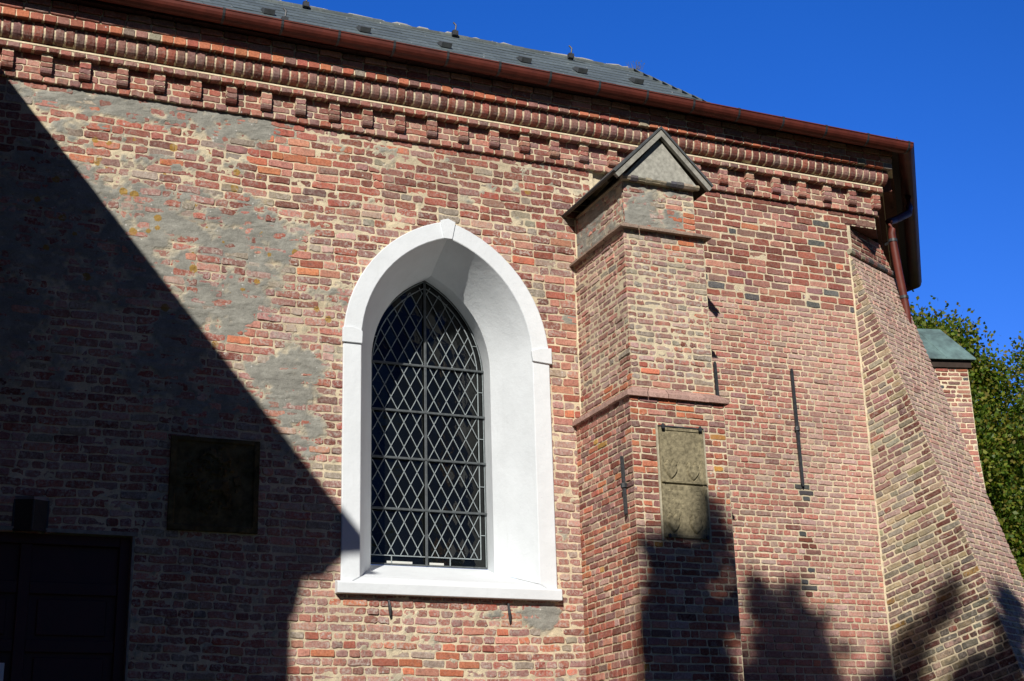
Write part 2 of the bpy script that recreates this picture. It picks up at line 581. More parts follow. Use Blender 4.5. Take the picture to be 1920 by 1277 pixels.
def pal_right(rs, P):
    x, z = P[0], P[2]
    if z > 7.3:
        t = [(C_RED, 3.5), (C_DRED, 3), (C_PURP, 2.4), (C_PINK, 1.4), (C_DARK, 0.35), (C_ORG, .3)]
        if z < 7.5: t = [(C_PINK, 2), (C_PURP, 3), (C_DARK, 1.4), (C_RED, 2)]
        return pick(rs, t), (0, 0.22, 0.15), 0.8
    f = fbm(x * 0.8, z * 0.8, 2)
    t = [((0.45, 0.150, 0.115), 5), (C_PURP, 2.8), (C_PINK, 3.2), (C_LILAC, 1.6 + 3 * max(0, f - .5)), (C_DRED, .8), (C_ORG, .35)]
    if 3.9 < z < 5.15 and abs(x - 9.37 - 0.03 * math.sin(z * 9)) < 0.07:
        return pick(rs, [(C_DARK, 1), (C_DRED, 1.2), (C_PURP, 1)]) * 0.85, (0, 0, 0.3), 0.6
    v = 0.7 * (f - 0.40) + 0.30 * max(0, 1 - math.hypot((x - 9.9) / 1.3, (z - 7.2) / 0.8)) + 0.19
    return veil(pick(rs, t), v + rs.normal(0, .07)), (0, 0.45, 0.05), 0.6


OGB = [(7.42, 7.54, 0.19, 0.24, 0.9), (7.14, 8.23, 0.19, 0.12, 0.3), (6.83, 5.73, 0.15, 0.17, 0.6), (7.08, 5.48, 0.31, 0.08, 0.8), (6.87, 4.98, 0.18, 0.32, 0.5), (7.01, 5.31, 0.24, 0.11, 0.5)]


def pal_butt(rs, P):
    x, z = P[0], P[2]
    if rs.random() < float(blobs(x, z, OGB)) * 0.8:
        return pick(rs, [(C_ORG, 4), (C_PINK, 1), (C_RED, 1)]), (0, 0.1, 0), 0.5
    if z > 5.75:
        t = [(C_PURP, 3.4), (C_GREY, 2.2), (C_RED, 1.8), (C_PINK, 1.3), (C_LILAC, 2.2), (C_ORG, .5), (C_DRED, 1)]
        if x < 6.75: t = [(C_PURP, 4), (C_LILAC, 2.5), (C_RED, 1.5), (C_PINK, 1.5), (C_GREY, 1)]
        return veil(pick(rs, t), 0.14 + rs.normal(0, .09)), (0.02, 1.0 if x > 6.75 else 0.55, 0.25), 0.9
    t = [(C_RED, 3), (C_PURP, 3), (C_PINK, 2), (C_DRED, 1), (C_ORG, .9), (C_LILAC, 1), (C_YEL, .12)]
    return pick(rs, t), (0, 0.35, 0.1), 0.6


def pal_diag(rs, P):
    x, z = P[0], P[2]
    low = max(0, min(1, (4.6 - z) / 1.0))
    out = -P[1] / 0.9 / max(0.05, 0.283 * (8.06 - z))          # 0 at the wall, 1 at the arris
    t = [(C_PURP, 3.0), (C_DRED, 1.2 + 2.2 * (out > .7)), (C_LILAC, 2.6 - 1.8 * (out > .7)), (C_GREY, 2.2 + low), (C_TAN, 2.2 + 2.5 * low), (C_YEL, .4 * low), (C_RED, .3)]
    c = pick(rs, t) * 0.92 * (1 - 0.25 * low) * (0.82 if out > .7 else 1)
    return c, (0.1 * low, 0.5, 0.2 + 0.7 * low), 0.6


def pal_diag_front(rs, P):
    z = P[2]
    low = max(0, min(1, (4.6 - z) / 1.2))
    t = [(C_PURP, 3), (C_LILAC, 4), (C_TAN, 1.4 + low), (C_PINK, 1.2), (C_GREY, 1.4), (C_DRED, .7)]
    return veil(pick(rs, t) * 1.12, 0.50 - 0.2 * low + rs.normal(0, .08)), (0.05 * low, 0.8, 0.1 + 0.5 * low), 0.5


def pal_cornice(rs, P):
    return veil(pick(rs, [(C_RED, 3), (C_PURP, 3), (C_DRED, 2), (C_PINK, 1.4)]), 0.10 + rs.normal(0, .08)), (0, 0.3, 0.12), 0.7


def pal_top(rs, P):
    return pick(rs, [(C_ORG, 4), (C_RED, 3), (C_PURP, 1.2), (C_GREY, .5)]), (0, 0.05, 0.0), 0.4


def pal_roll(rs, P):
    return pick(rs, [(C_DRED, 4), (C_RED, 2.5), (C_PURP, 3)]), (0, 0.35, 0.35), 0.9


def brick(mb, rs, O, U, V, N, u0, u1, v0, v1, depth, colr, ex, age, back=0.03, warp=None, mat=0):
    """one brick with chipped, uneven outline; age 0..1"""
    w, h = u1 - u0, v1 - v0
    rcx = min(0.009, w * 0.2) * (0.4 + 0.9 * age)
    rcz = min(0.009, h * 0.25) * (0.4 + 0.9 * age)
    pu = np.array([0, rcx, w / 3, 2 * w / 3, w - rcx, w, w, w - rcx, 2 * w / 3, w / 3, rcx, 0])
    pv = np.array([rcz, 0, 0, 0, 0, rcz, h - rcz, h, h, h, h, h - rcz])
    j = 0.0032 * age + 0.0006
    pu = u0 + pu + rs.normal(0, j, 12)
    pv = v0 + pv + rs.normal(0, j, 12)
    uc, vc = (u0 + u1) / 2, (v0 + v1) / 2
    bev = 0.003 + 0.004 * age
    su = (1 - 2 * bev / w); sv = (1 - 2 * bev / h)
    qu = uc + (pu - uc) * su; qv = vc + (pv - vc) * sv
    if warp is not None:
        pv = pv + warp(pu, pv); qv = qv + warp(qu, qv)
    ti = rs.normal(0, 0.0016 * (0.3 + age), 2)
    dq = depth + ti[0] * (qu - uc) / w * 2 + ti[1] * (qv - vc) / h * 2 + rs.normal(0, 0.0008 * age, 12)
    ring = lambda a, b, d: O + np.outer(a, U) + np.outer(b, V) + np.outer(np.broadcast_to(d, 12), N)
    v = np.vstack([ring(pu, pv, -back), ring(pu, pv, depth - bev * 0.8), ring(qu, qv, dq)])
    f = []
    for r in (0, 1):
        for k in range(12):
            f.append([r * 12 + k, r * 12 + (k + 1) % 12, (r + 1) * 12 + (k + 1) % 12, (r + 1) * 12 + k])
    f.append(list(range(24, 36)))
    mb.add(v, f, mat, colr, ex)


def courses(v0, v1, hf):
    out = []
    v = v1
    while v > v0 + 0.03:
        h = hf(v)
        out.append((max(v - h, v0), v))
        v -= h
    return out


def brickwork(mb, O, U, V, N, crs, ivals, bond, pal, joint=0.012, dsd=0.0022, seed=0, warp=None, back=0.03, world_z=None, thin=None):
    rs = np.random.default_rng(seed)
    for r, (a, b) in enumerate(crs):
        vm = (a + b) / 2
        for (ua, ub) in ivals(vm):
            u = ua
            L = bond(r, vm, rs)
            first = True
            while u < ub - 0.02:
                w = next(L)
                if first:
                    w *= (0.5 if r % 2 else 1.0) if rs.random() < 0.8 else rs.uniform(0.3, 1)
                    first = False
                e = min(u + w, ub)
                if ub - e < 0.05: e = ub
                j = joint * rs.uniform(0.8, 1.25)
                P = O + U * ((u + e) / 2) + V * vm
                c, ex, age = pal(rs, P)
                c = c * (1 + 0.45 * (fbm(P[0] * 0.55 + P[1] + 7, P[2] * 0.6, 3) - 0.5))
                if e - u - j > 0.015 and (thin is None or not thin(P, rs)):
                    brick(mb, rs, O, U, V, N, u + j * 0.42, e - j * 0.42, a + j / 2, b - j / 2 * rs.uniform(0.9, 1.1),
                          0.004 + abs(rs.normal(0, dsd)) if age < 0.8 else 0.003 + rs.normal(0, dsd), c, ex, age, back, warp)
                u = e


def mortar_sheet(mb, O, U, V, N, us, vs, hole=None, plaster=None, umax=None, umin=None, exf=None, base=-0.0035, amp=1.0, tint=MORT, smear=1.0):
    """height-field of pointing mortar; where plaster>0 the skim rises over the bricks"""
    nu, nv = len(us), len(vs)
    uu, vv = np.meshgrid(us, vs)
    if umax is not None:
        um = np.array([umax(v) for v in vs])[:, None]
        un = 0 if umin is None else np.array([umin(v) for v in vs])[:, None]
        t = (uu - us[0]) / (us[-1] - us[0])
        uu = un + t * (um - un)
    fx, fz = uu * 1.0 + O[0] * 3 + O[1] * 7, vv
    nn = fbm(fx * 22, fz * 22, 3) - 0.5
    n2 = fbm(fx * 5 + 9, fz * 7 + 3, 3) - 0.5
    d = base + amp * (0.010 * nn + 0.010 * n2 * smear)
    c = np.broadcast_to(tint, uu.shape + (3,)).copy()
    tone = 1 + 0.5 * (fbm(fx * 1.7 + 50, fz * 1.7, 3) - 0.5)
    c *= tone[..., None]
    if plaster is not None:
        pm = plaster(uu, vv) + 0.06
        e = pm + (fbm(fx * 7, fz * 9, 4) - 0.5) * 1.5 + (fbm(fx * 1.6, fz * 2.6, 2) - 0.5) * 0.4
        k = np.clip((e - 0.30 + 0.5 * (nn + n2)) / 0.5, 0, 1)
        d = d * (1 - k) + k * (0.0060 + 0.008 * nn + 0.020 * (fbm(fx * 6, fz * 17, 3) - 0.5))
        c = c * (1 - k[..., None]) + (PLAST * (1 + 0.4 * n2[..., None])) * k[..., None]
    P = O + uu[..., None] * U + vv[..., None] * V + d[..., None] * N
    idx = np.arange(nu * nv).reshape(nv, nu)
    q = np.stack([idx[:-1, :-1], idx[:-1, 1:], idx[1:, 1:], idx[1:, :-1]], -1).reshape(-1, 4)
    if hole is not None:
        h = hole(uu, vv).ravel()
        q = q[~h[q].any(axis=1)]
    if exf is None:
        ex = (0, 0.2, 0.1)
    else:
        ex = exf(uu, vv).reshape(-1, 3)
    mb.add(P.reshape(-1, 3), q, 1, np.clip(c, 0.01, 0.9).reshape(-1, 3), ex)


def bond_old(ls, lh, ps):
    def f(r, v, rs):
        p = ps(v) if callable(ps) else ps
        while True:
            yield (ls if rs.random() < p else lh) * rs.uniform(0.9, 1.1)
    return f


def bond_english(ls, lh):
    def f(r, v, rs):
        while True:
            if r % 2 == 0:
                yield (ls if rs.random() < 0.93 else lh) * rs.uniform(0.97, 1.04)
            else:
                yield (lh if rs.random() < 0.93 else ls) * rs.uniform(0.94, 1.05)
    return f


X, Y, Z = V3(1, 0, 0), V3(0, 1, 0), V3(0, 0, 1)

# ================================================================= the setting
mb = MB()
mb.add([(-400, -400, 0), (500, -400, 0), (500, 600, 0), (-400, 600, 0)], [[0, 1, 2, 3]])
tag(mb.build("ground", M_GRASS), kind="structure")
mb = MB()
mb.box((-3, -20, 0.004), (9, -14.5, 0.03))
tag(mb.build("path", M_PATH), kind="structure")

# ================================================================= church
church = empty("church", (5, 0, 0))
church.location = (0, 0, 0)
tag(church, "old red brick church wall with pointed white window, buttresses, moulded brick cornice and slate roof", "church")

# ---- window outline
def arch(xl, xr, zs, za, zb, n=14):
    """points from bottom left, up, over the pointed arch, down to bottom right"""
    a = (xr - xl) / 2; h = za - zs; R = (a * a + h * h) / (2 * a)
    xm = (xl + xr) / 2
    pts = [(xl, zb + (zs - zb) * t / 8) for t in range(9)]
    th1 = math.asin(min(1, h / R))
    for k in range(1, n + 1):
        t = th1 * k / n
        pts.append((xl + R - R * math.cos(t), zs + R * math.sin(t)))
    right = [(2 * xm - x, z) for x, z in pts[:-1]][::-1]
    return np.array(pts + right)


OUT = dict(xl=4.035, xr=6.305, zs=6.28, za=7.722, zb=3.80)
INN = dict(xl=4.225, xr=6.11, zs=6.29, za=7.53, zb=3.905)
ARR = dict(xl=4.53, xr=5.88, zs=6.30, za=7.33, zb=4.10)
GLS = dict(xl=4.55, xr=5.925, zs=6.30, za=7.385, zb=4.192)


def half_at(o, z):
    a = (o['xr'] - o['xl']) / 2; h = o['za'] - o['zs']; R = (a * a + h * h) / (2 * a)
    if z < o['zs']: return a
    if z >= o['za']: return 0
    return math.sqrt(max(0, R * R - (z - o['zs']) ** 2)) - (R - a)


def half_np(o, z):
    return np.vectorize(lambda q: half_at(o, q))(z)


XM = (OUT['xl'] + OUT['xr']) / 2
MID = dict(xl=4.13, xr=6.21, zs=6.285, za=7.64, zb=3.84)
zgrid = np.arange(0, 9.0, 0.01)
hmid = np.array([half_at(MID, z) if z > MID['zb'] else 0 for z in zgrid])


def hole_main(u, v):
    h = np.interp(v, zgrid, hmid)
    w = (np.abs(u - XM) < h - 0.015)
    d = (u > 0.27) & (u < 2.07) & (v < 4.19)
    return w | d


WTOP = 8.60
DOOR = (0.25, 2.09, 4.205)


def iv_main(z):
    out = [(-1.22, 6.9)]

    def cut(L, a, b):
        r = []
        for (p, q) in L:
            if b <= p or a >= q: r.append((p, q)); continue
            if a > p + 0.04: r.append((p, a))
            if b < q - 0.04: r.append((b, q))
        return r
    if z < DOOR[2]: out = cut(out, DOOR[0], DOOR[1])
    if z > MID['zb']:
        h = half_at(MID, z)
        if h > 0.05: out = cut(out, XM - h, XM + h)
    return out


warp_main = lambda u, v: 0.030 * (vn(np.asarray(u) * 0.9 + 3, np.asarray(v) * 0.6 + 5) - 0.5) + 0.012 * (vn(np.asarray(u) * 3.1, np.asarray(v) * 2.0) - 0.5)

mb = MB()
hm = lambda v: (0.0885 if v > 5.6 else 0.083 if v > 4.2 else 0.0795)
brickwork(mb, V3(0, 0, 0), X, Z, -Y, courses(0.0, WTOP, hm), iv_main, bond_old(0.245, 0.128, lambda v: 0.72 if v > 6.3 else 0.62 if v > 3.75 else 0.42),
          pal_main, joint=0.0145, dsd=0.0026, seed=1, warp=warp_main)


def ex_main(u, v):
    l = blobs(u, v, LICHEN)
    return np.stack([l, 0.3 + 0 * l, 0.15 + 0 * l], -1)


mortar_sheet(mb, V3(0, 0, 0), X, Z, -Y, np.arange(-1.22, 6.95, 0.015), np.arange(2.6, WTOP + 0.02, 0.0145), hole=hole_main,
             plaster=lambda u, v: blobs(u, v, PLASTER), exf=ex_main, base=-0.003, amp=0.85)
mortar_sheet(mb, V3(0, 0, 0), X, Z, -Y, np.arange(-1.22, 6.96, 0.03), np.arange(0, 2.65, 0.03), hole=hole_main, base=-0.002)
# right of the buttress: big bricks on top, small ones below
hr = lambda v: (0.0885 if v > 7.33 else 0.0665 if v > 3.62 else 0.080)
cR = courses(0.0, WTOP, hr)
iv_r = lambda z: [(7.5, 10.80 if z > 8.42 else 10.37)]
eng = bond_english(0.205, 0.103)


def bond_r(r, v, rs):
    if v > 7.33: return bond_old(0.235, 0.12, 0.75)(r, v, rs)
    if v < 3.62: return bond_old(0.22, 0.12, 0.55)(r, v, rs)
    return eng(r, v, rs)


brickwork(mb, V3(0, 0, 0), X, Z, -Y, cR, iv_r, bond_r, pal_right, joint=0.0160, dsd=0.0018, seed=2,
          warp=lambda u, v: 0.25 * warp_main(u, v))
mortar_sheet(mb, V3(0, 0, 0), X, Z, -Y, np.arange(7.5, 10.42, 0.015), np.arange(2.6, 8.44, 0.0145), base=-0.003, amp=0.7)
mortar_sheet(mb, V3(0, 0, 0), X, Z, -Y, np.arange(7.5, 10.81, 0.015), np.arange(8.42, WTOP + 0.01, 0.0145), base=-0.003, amp=0.8)
mortar_sheet(mb, V3(0, 0, 0), X, Z, -Y, np.arange(7.5, 10.42, 0.03), np.arange(0, 2.64, 0.03), base=-0.003, amp=0.7)
def fillet(x, y, z0, z1, r, seed):
    r_ = np.random.default_rng(seed)
    zs = np.arange(z0, z1 + 0.05, 0.05)
    mb.tube([(x + r_.normal(0, .002), y + r_.normal(0, .002), z) for z in zs], [r * r_.uniform(0.7, 1.2) for _ in zs], 7, 1, MORT * 1.05)


fillet(10.355, -0.004, 0, 8.1, 0.016, 1)
fillet(6.63, -0.004, 0, 5.6, 0.024, 2)
fillet(6.67, -0.004, 5.65, 7.4, 0.022, 3)
fillet(6.70, -0.004, 7.45, 7.95, 0.02, 4)
# corner soffit above the corner buttress; dark brick colour stands in for its shadow
mb.prism([(10.34, 0.004, 8.42), (10.80, 0.004, 8.42), (11.0, 0.25, 8.42), (10.3, 0.5, 8.42)], (0, 0, 0.17), 0, (0.14, 0.07, 0.06))
# solid core behind the facing (keeps light out)
mb.box((-1.0, 0.05, 0), (0.2, 1.0, 4.2), 1, MORT)
mb.box((2.15, 0.05, 0), (4.0, 1.0, 4.2), 1, MORT)
mb.box((-1.0, 0.05, 4.21), (4.0, 1.0, 9.0), 1, MORT)
mb.box((6.3, 0.05, 0), (10.3, 1.0, 9.0), 1, MORT)
mb.box((4.0, 0.05, 0), (6.3, 0.9, 3.7), 1, MORT)
mb.box((4.0, 0.05, 7.75), (6.3, 1.0, 9.0), 1, MORT)
mb.build("wall", [M_BRICK, M_MORT], church)

# ---- apse walls beyond the corner
A1 = rad(51)
XC = 10.80
t2 = V3(math.cos(A1), math.sin(A1), 0); n2 = V3(math.sin(A1), -math.cos(A1), 0)
t3 = V3(math.cos(2 * A1), math.sin(2 * A1), 0); n3 = V3(math.sin(2 * A1), -math.cos(2 * A1), 0)
K0 = V3(XC, 0, 0); K1 = K0 + 4.6 * t2; K2 = K1 + 4.0 * t3


def uvbox(name, quads, mat, parent):
    me = bpy.data.meshes.new(name)
    vs, fs, uv = [], [], []
    for q in quads:
        b = len(vs)
        vs += [tuple(p) for p in q]
        fs.append(tuple(range(b, b + len(q))))
        q = [np.asarray(p, float) for p in q]
        n = np.cross(q[1] - q[0], q[2] - q[0]); n /= np.linalg.norm(n)
        if abs(n[2]) > 0.95: a, c = X, Y
        else:
            a = np.cross(Z, n); a /= np.linalg.norm(a); c = Z
        uv += [(float(p @ a), float(p @ c), 0) for p in q]
    me.from_pydata(vs, [], fs)
    at = me.attributes.new("Wuv", 'FLOAT_VECTOR', 'POINT')
    at.data.foreach_set("vector", np.array(uv, np.float32).ravel())
    me.materials.append(mat)
    o = bpy.data.objects.new(name, me)
    col.objects.link(o)
    o.parent = parent
    return o


def wallquad(a, b, z0, z1):
    return [V3(a[0], a[1], z0), V3(b[0], b[1], z0), V3(b[0], b[1], z1), V3(a[0], a[1], z1)]


K0i = V3(10.37, 0.02, 0)
uvbox("apse_wall", [wallquad(K0 + .5 * t2, K1, 0, 9.2), wallquad(K0 + 0.002 * t2, K0 + .5 * t2, 8.43, 9.2), wallquad(K0i + 0.3 * Y, K0 + .5 * t2, 0, 8.43), wallquad(K1, K2, 0, 9.2),
                    wallquad(K2, V3(9.4, 6.8, 0), 0, 9.2)], M_FARB, church)

# ================================================================= cornice
mb = MB()
rs = np.random.default_rng(33)


def row(mb, y, z0, z1, x0, x1, L, pal, joint=0.014, back=0.06, age=None, endx=True):
    """one course of brick standing proud of the wall, front at -y"""
    x = x0
    while x < x1 - 0.02:
        e = min(x + L * rs.uniform(0.95, 1.05), x1)
        if x1 - e < 0.04: e = x1
        c, ex, ag = pal(rs, V3(x, 0, z0))
        brick(mb, rs, V3(0, -y, 0), X, Z, -Y, x + joint / 2, e - joint / 2, z0, z1, 0.002 + rs.normal(0, 0.0012), c, ex, ag, back=back)
        x = e


def backing(mb, y, z0, z1, x0, x1, c=MORT, ydeep=0.1):
    """mortar bed behind/between the bricks, its end mitred round the corner"""
    tt = math.tan(A1 / 2)
    p = [(x0, ydeep, z0), (x0, -y, z0), (x1 + y * tt, -y, z0), (x1 + y * tt + 3.0 * t2[0], -y + 3.0 * t2[1], z0), (x1 + 1.0, 2.6, z0)]
    mb.prism(p, (0, 0, z1 - z0), 1, c)


XE = lambda y: XC + y * math.tan(A1 / 2)
X0 = -1.22
row(mb, 0.045, 8.592, 8.656, X0, XE(.045), 0.122, pal_cornice)
backing(mb, 0.038, 8.595, 8.865, X0, XC)
row(mb, 0.043, 8.668, 8.728, X0, XE(.045), 0.245, pal_cornice)
row(mb, 0.043, 8.740, 8.800, X0, XE(.045), 0.128, pal_cornice)
row(mb, 0.043, 8.812, 8.868, X0, XE(.045), 0.245, pal_cornice)
row(mb, 0.135, 8.868, 8.918, X0, XE(.135), 0.122, pal_cornice, back=0.12)
backing(mb, 0.130, 8.872, 8.925, X0, XC)
# sloping mortar weathering above the band
tt = math.tan(A1 / 2)
mb.prism([(X0, 0.05, 8.92), (X0, -0.137, 8.919), (X0, -0.133, 8.938), (X0, -0.10, 8.955), (X0, 0.05, 8.96)], (XC + 0.12 * tt - X0, 0, 0), 1, MORT * 1.1)
backing(mb, 0.10, 8.93, 9.12, X0, XC, MORT * 0.8)
# moulded rowlock course: quarter-round bricks on edge
prof = [(0.10, 8.955), (0.140, 8.957), (0.170, 8.968), (0.193, 8.988), (0.209, 9.015), (0.217, 9.048), (0.218, 9.118), (0.10, 9.118)]


def rollbrick(mb, x0, x1, prof, c, ex, mat, jit):
    n = len(prof)
    dy, dz = rs.normal(0, jit, 2)
    v = []
    for xx, sh in ((x0 + 0.004, 0.0035), (x0 + 0.012, 0), (x1 - 0.012, 0), (x1 - 0.004, 0.0035)):
        for i, (y, z) in enumerate(prof):
            if 0 < i < n - 1: v.append((xx + rs.normal(0, jit), -(y + dy - sh), z + dz + sh * (0.5 if z < 9.05 else -0.5)))
            else: v.append((xx, -y, z))
    f = [[k * n + i, k * n + (i + 1) % n, (k + 1) * n + (i + 1) % n, (k + 1) * n + i] for k in range(3) for i in range(n)]
    f += [list(range(n))[::-1], [3 * n + i for i in range(n)]]
    mb.add(v, f, mat, c, ex)


x = X0
while x < XE(.218) - 0.03:
    c, ex, ag = pal_roll(rs, V3(x, 0, 9))
    w = 0.098 * rs.uniform(0.95, 1.05)
    rollbrick(mb, x + 0.006, min(x + w - 0.007, XE(.215)), prof, c, ex, 0, 0.0022)
    x += w
pr2 = [(y - 0.010, z + 0.002) for y, z in prof[1:-1]]
mb.prism([(X0, 0.0, 8.95)] + [(X0, -y, z) for y, z in pr2] + [(X0, 0.0, 9.118)], (XC + 0.1 - X0, 0, 0), 1, MORT * 1.15)
# top course
row(mb, 0.275, 9.125, 9.196, X0, XE(.275), 0.125, pal_top, joint=0.013, back=0.17)
backing(mb, 0.268, 9.128, 9.355, X0, XC, MORT * 1.1)
row(mb, 0.298, 9.286, 9.348, X0, XE(.298), 0.245, pal_cornice, joint=0.012, back=0.17)
row(mb, 0.285, 9.208, 9.275, X0, XE(.285), 0.245, pal_cornice, joint=0.013, back=0.17)
# the same mouldings continue round the apse as plain runs
for (y, z0, z1) in ((0.045, 8.59, 8.86), (0.115, 8.865, 8.92), (0.236, 8.95, 9.12), (0.275, 9.125, 9.20)):
    y += 0.004
    a = K0 + y * n2 + t2 * (y * tt + 0.012); b = K1 + y * n2 + t2 * y * tt
    q = [a, b, b - 0.3 * n2, a - 0.3 * n2]
    mb.prism([(p[0], p[1], z0) for p in q], (0, 0, z1 - z0), 0, np.array((0.16, 0.07, 0.055)))
    a = K1 + (y) * n2 + t2 * y * tt; b = K2 + y * n3
    q = [a, b, b - 0.6 * n3, K1 - 0.6 * n2]
    mb.prism([(p[0], p[1], z0) for p in q], (0, 0, z1 - z0), 0, np.array((0.16, 0.07, 0.055)))
cornice = mb.build("cornice", [M_BRICK, M_MORT], church)

# corbels
cp_ = [(0.0, 8.657), (0.020, 8.659), (0.038, 8.668), (0.050, 8.685), (0.055, 8.708), (0.055, 8.712)]


def corbel(x):
    m = MB()
    n = 0
    for (z0, z1) in ((8.776, 8.832), (8.719, 8.768)):
        c, ex, ag = pal_cornice(rs, V3(x, 0, 8.7))
        brick(m, rs, V3(0, -0.045, 0), X, Z, -Y, x, x + 0.108, z0, z1, 0.057 + rs.normal(0, 0.002), c, (0, 0.2, 0.05), ag, back=0.0)
    c, ex, ag = pal_cornice(rs, V3(x, 0, 8.7))
    P = [(p[0] + 0.002, p[1]) for p in cp_]
    v = [(x + q, -(0.043 + y), z) for q in (0.001, 0.107) for y, z in P] + [(x + q, -0.043, 8.712) for q in (0.001, 0.107)]
    n = len(P)
    f = [[i, i + 1, n + i + 1, n + i] for i in range(n - 1)] + [[2 * n] + list(range(n))[::-1], [2 * n + 1] + list(range(n, 2 * n)), [n - 1, 2 * n, 2 * n + 1, 2 * n - 1]]
    m.add(v, f, 0, c * 0.9, ex)
    m.box((x + 0.002, -0.094, 8.708), (x + 0.106, -0.043, 8.87), 1, MORT)
    return m.build("corbel", [M_BRICK, M_MORT], cornice)


for k in range(-4, 27):
    corbel(0.936 + 0.363 * k)
corbel(XE(.1) - 0.12)

# ================================================================= eaves, gutter, roof
mb = MB()


def ring_path(off, z):
    """eaves line round the choir at distance off from the wall face"""
    tt = math.tan(A1 / 2)
    return [V3(-1.2, -off, z), V3(XC + off * tt, -off, z), K1 + off * (n2 + t2 * tt) + V3(0, 0, z), K2 + off * n3 + V3(0, 0, z)]


def fall(x):
    """the gutter falls towards the downpipe at the corner"""
    return 0.020 - 0.0085 * (min(x, 11.0) - 4.5)


def sweep(mb, prof, closed=True, mat=0, c=(0.5, 0.5, 0.5), drop=False):
    """sweep a profile (offset, z) round the eaves line"""
    n = len(prof)
    rings = [[ring_path(o, z)[k] for (o, z) in prof] for k in range(4)]
    v = [p + V3(0, 0, fall(p[0]) if drop else 0) for r in rings for p in r]
    rng_ = range(n if closed else n - 1)
    f = [[k * n + i, k * n + (i + 1) % n, (k + 1) * n + (i + 1) % n, (k + 1) * n + i] for k in range(3) for i in rng_]
    mb.add(v, f, mat, c)


sweep(mb, [(0.20, 9.352), (0.375, 9.358), (0.375, 9.42), (0.36, 9.425), (0.35, 9.38), (0.20, 9.375)])
# joints between the soffit boards: thin battens
for i in range(62):
    xx = -0.9 + i * 0.19
    if xx < XE(.4) - 0.05:
        mb.box((xx, -0.37, 9.349), (xx + 0.012, -0.30, 9.356))
mb.build("soffit", M_EAVE, church)

GO, GC, GR = 0.456, 9.405, 0.094
mb = MB()
gp = [(GO - GR, GC + 0.008)]
for k in range(0, 11):
    th = math.pi - math.pi * k / 10
    gp.append((GO + GR * math.cos(th), GC - GR * math.sin(th)))
gp += [(GO + GR + 0.008, GC + 0.006), (GO + GR + 0.007, GC + 0.018), (GO + GR - 0.006, GC + 0.015), (GO + GR - 0.009, GC)]
for k in range(10, -1, -1):
    th = math.pi - math.pi * k / 10
    gp.append((GO + (GR - .008) * math.cos(th), GC + .003 - (GR - .008) * math.sin(th)))
sweep(mb, gp, drop=True)
gutter = mb.build("gutter", M_GUT, church, smooth=False)


def bracket(x):
    m = MB()
    v = []
    for k in range(0, 11):
        th = math.pi - math.pi * k / 10
        v.append((GO + (GR + .005) * math.cos(th), GC - (GR + .005) * math.sin(th)))
    v += [(GO + GR + .010, GC + 0.010), (GO + GR + .010, GC + 0.021), (GO + GR - .03, GC + 0.026)]
    inner = [(o - 0.006 * ((o - GO) / GR), z + 0.006) for o, z in v]
    n = len(v)
    pts = [(x + q, -o, z + fall(x)) for q in (0, 0.025) for (o, z) in v + inner[::-1]]
    N_ = 2 * n
    f = [[i, (i + 1) % N_, N_ + (i + 1) % N_, N_ + i] for i in range(N_)]
    f += [[i, i + 1, N_ - 2 - i, N_ - 1 - i] for i in range(n - 1)] + [[N_ + N_ - 1 - i, N_ + N_ - 2 - i, N_ + i + 1, N_ + i] for i in range(n - 1)]
    m.add(pts, f)
    return m.build("gutter_bracket", M_IRON, gutter)


for k in range(-4, 11):
    bracket(4.99 + 0.6 * k)

# roof slopes
RB = 8.90
RY = 3.35
RZ = 12.057
PITCH = (RZ - RB) / (RY + .25)
RX = 9.42
ridge_end = V3(RX, RY, RZ)
eL = ring_path(-0.05, RB + 0.30 * PITCH)
eaveL = ring_path(0.43, 9.325)


def slates(mb, A, B, C, D, expo=0.20, w=0.26, seed=3):
    """individual slates on the slope A-B (eaves) to D-C (ridge)"""
    r_ = np.random.default_rng(seed)
    A, B, C, D = [np.asarray(p, float) for p in (A, B, C, D)]
    n = np.cross(B - A, D - A); n /= np.linalg.norm(n)
    if n[2] < 0: n = -n
    up = (C + D) / 2 - (A + B) / 2
    L = np.linalg.norm(D - A) if np.linalg.norm(D - A) > 0 else 1
    e = (B - A) / np.linalg.norm(B - A)
    slope = np.cross(n, e); slope /= np.linalg.norm(slope)
    if slope[2] < 0: slope = -slope
    H = (D - A) @ slope
    rows = int(H / expo)
    for i in range(rows + 1):
        s0 = i * expo; s1 = min(s0 + expo * 1.25, H + 0.02)
        t = min(1, s0 / H)
        l = A + (D - A) * t; rr = B + (C - B) * t
        a0 = (l - A) @ e; a1 = (rr - A) @ e
        x = a0 - (w / 2 if i % 2 else 0)
        while x < a1:
            xa, xb = max(x, a0), min(x + w, a1)
            if xb - xa > 0.02:
                lift = 0.010 + abs(r_.normal(0, 0.002))
                js = r_.normal(0, 0.006)
                p = A + e * (xa + 0.002) + slope * (s0 + js) + n * lift
                q = A + e * (xb - 0.002) + slope * (s0 + js + r_.normal(0, .003)) + n * lift
                top = 0.004
                rA = A + e * (xb - 0.002) + slope * s1 + n * top
                lA = A + e * (xa + 0.002) + slope * s1 + n * top
                base = np.array((0.115, 0.142, 0.148)) * r_.uniform(0.85, 1.15)
                dn = n * 0.006
                mb.add([p, q, rA, lA, p - dn, q - dn], [[0, 1, 2, 3], [4, 5, 1, 0], [4, 0, 3], [5, 2, 1]], 0, base)
            x += w


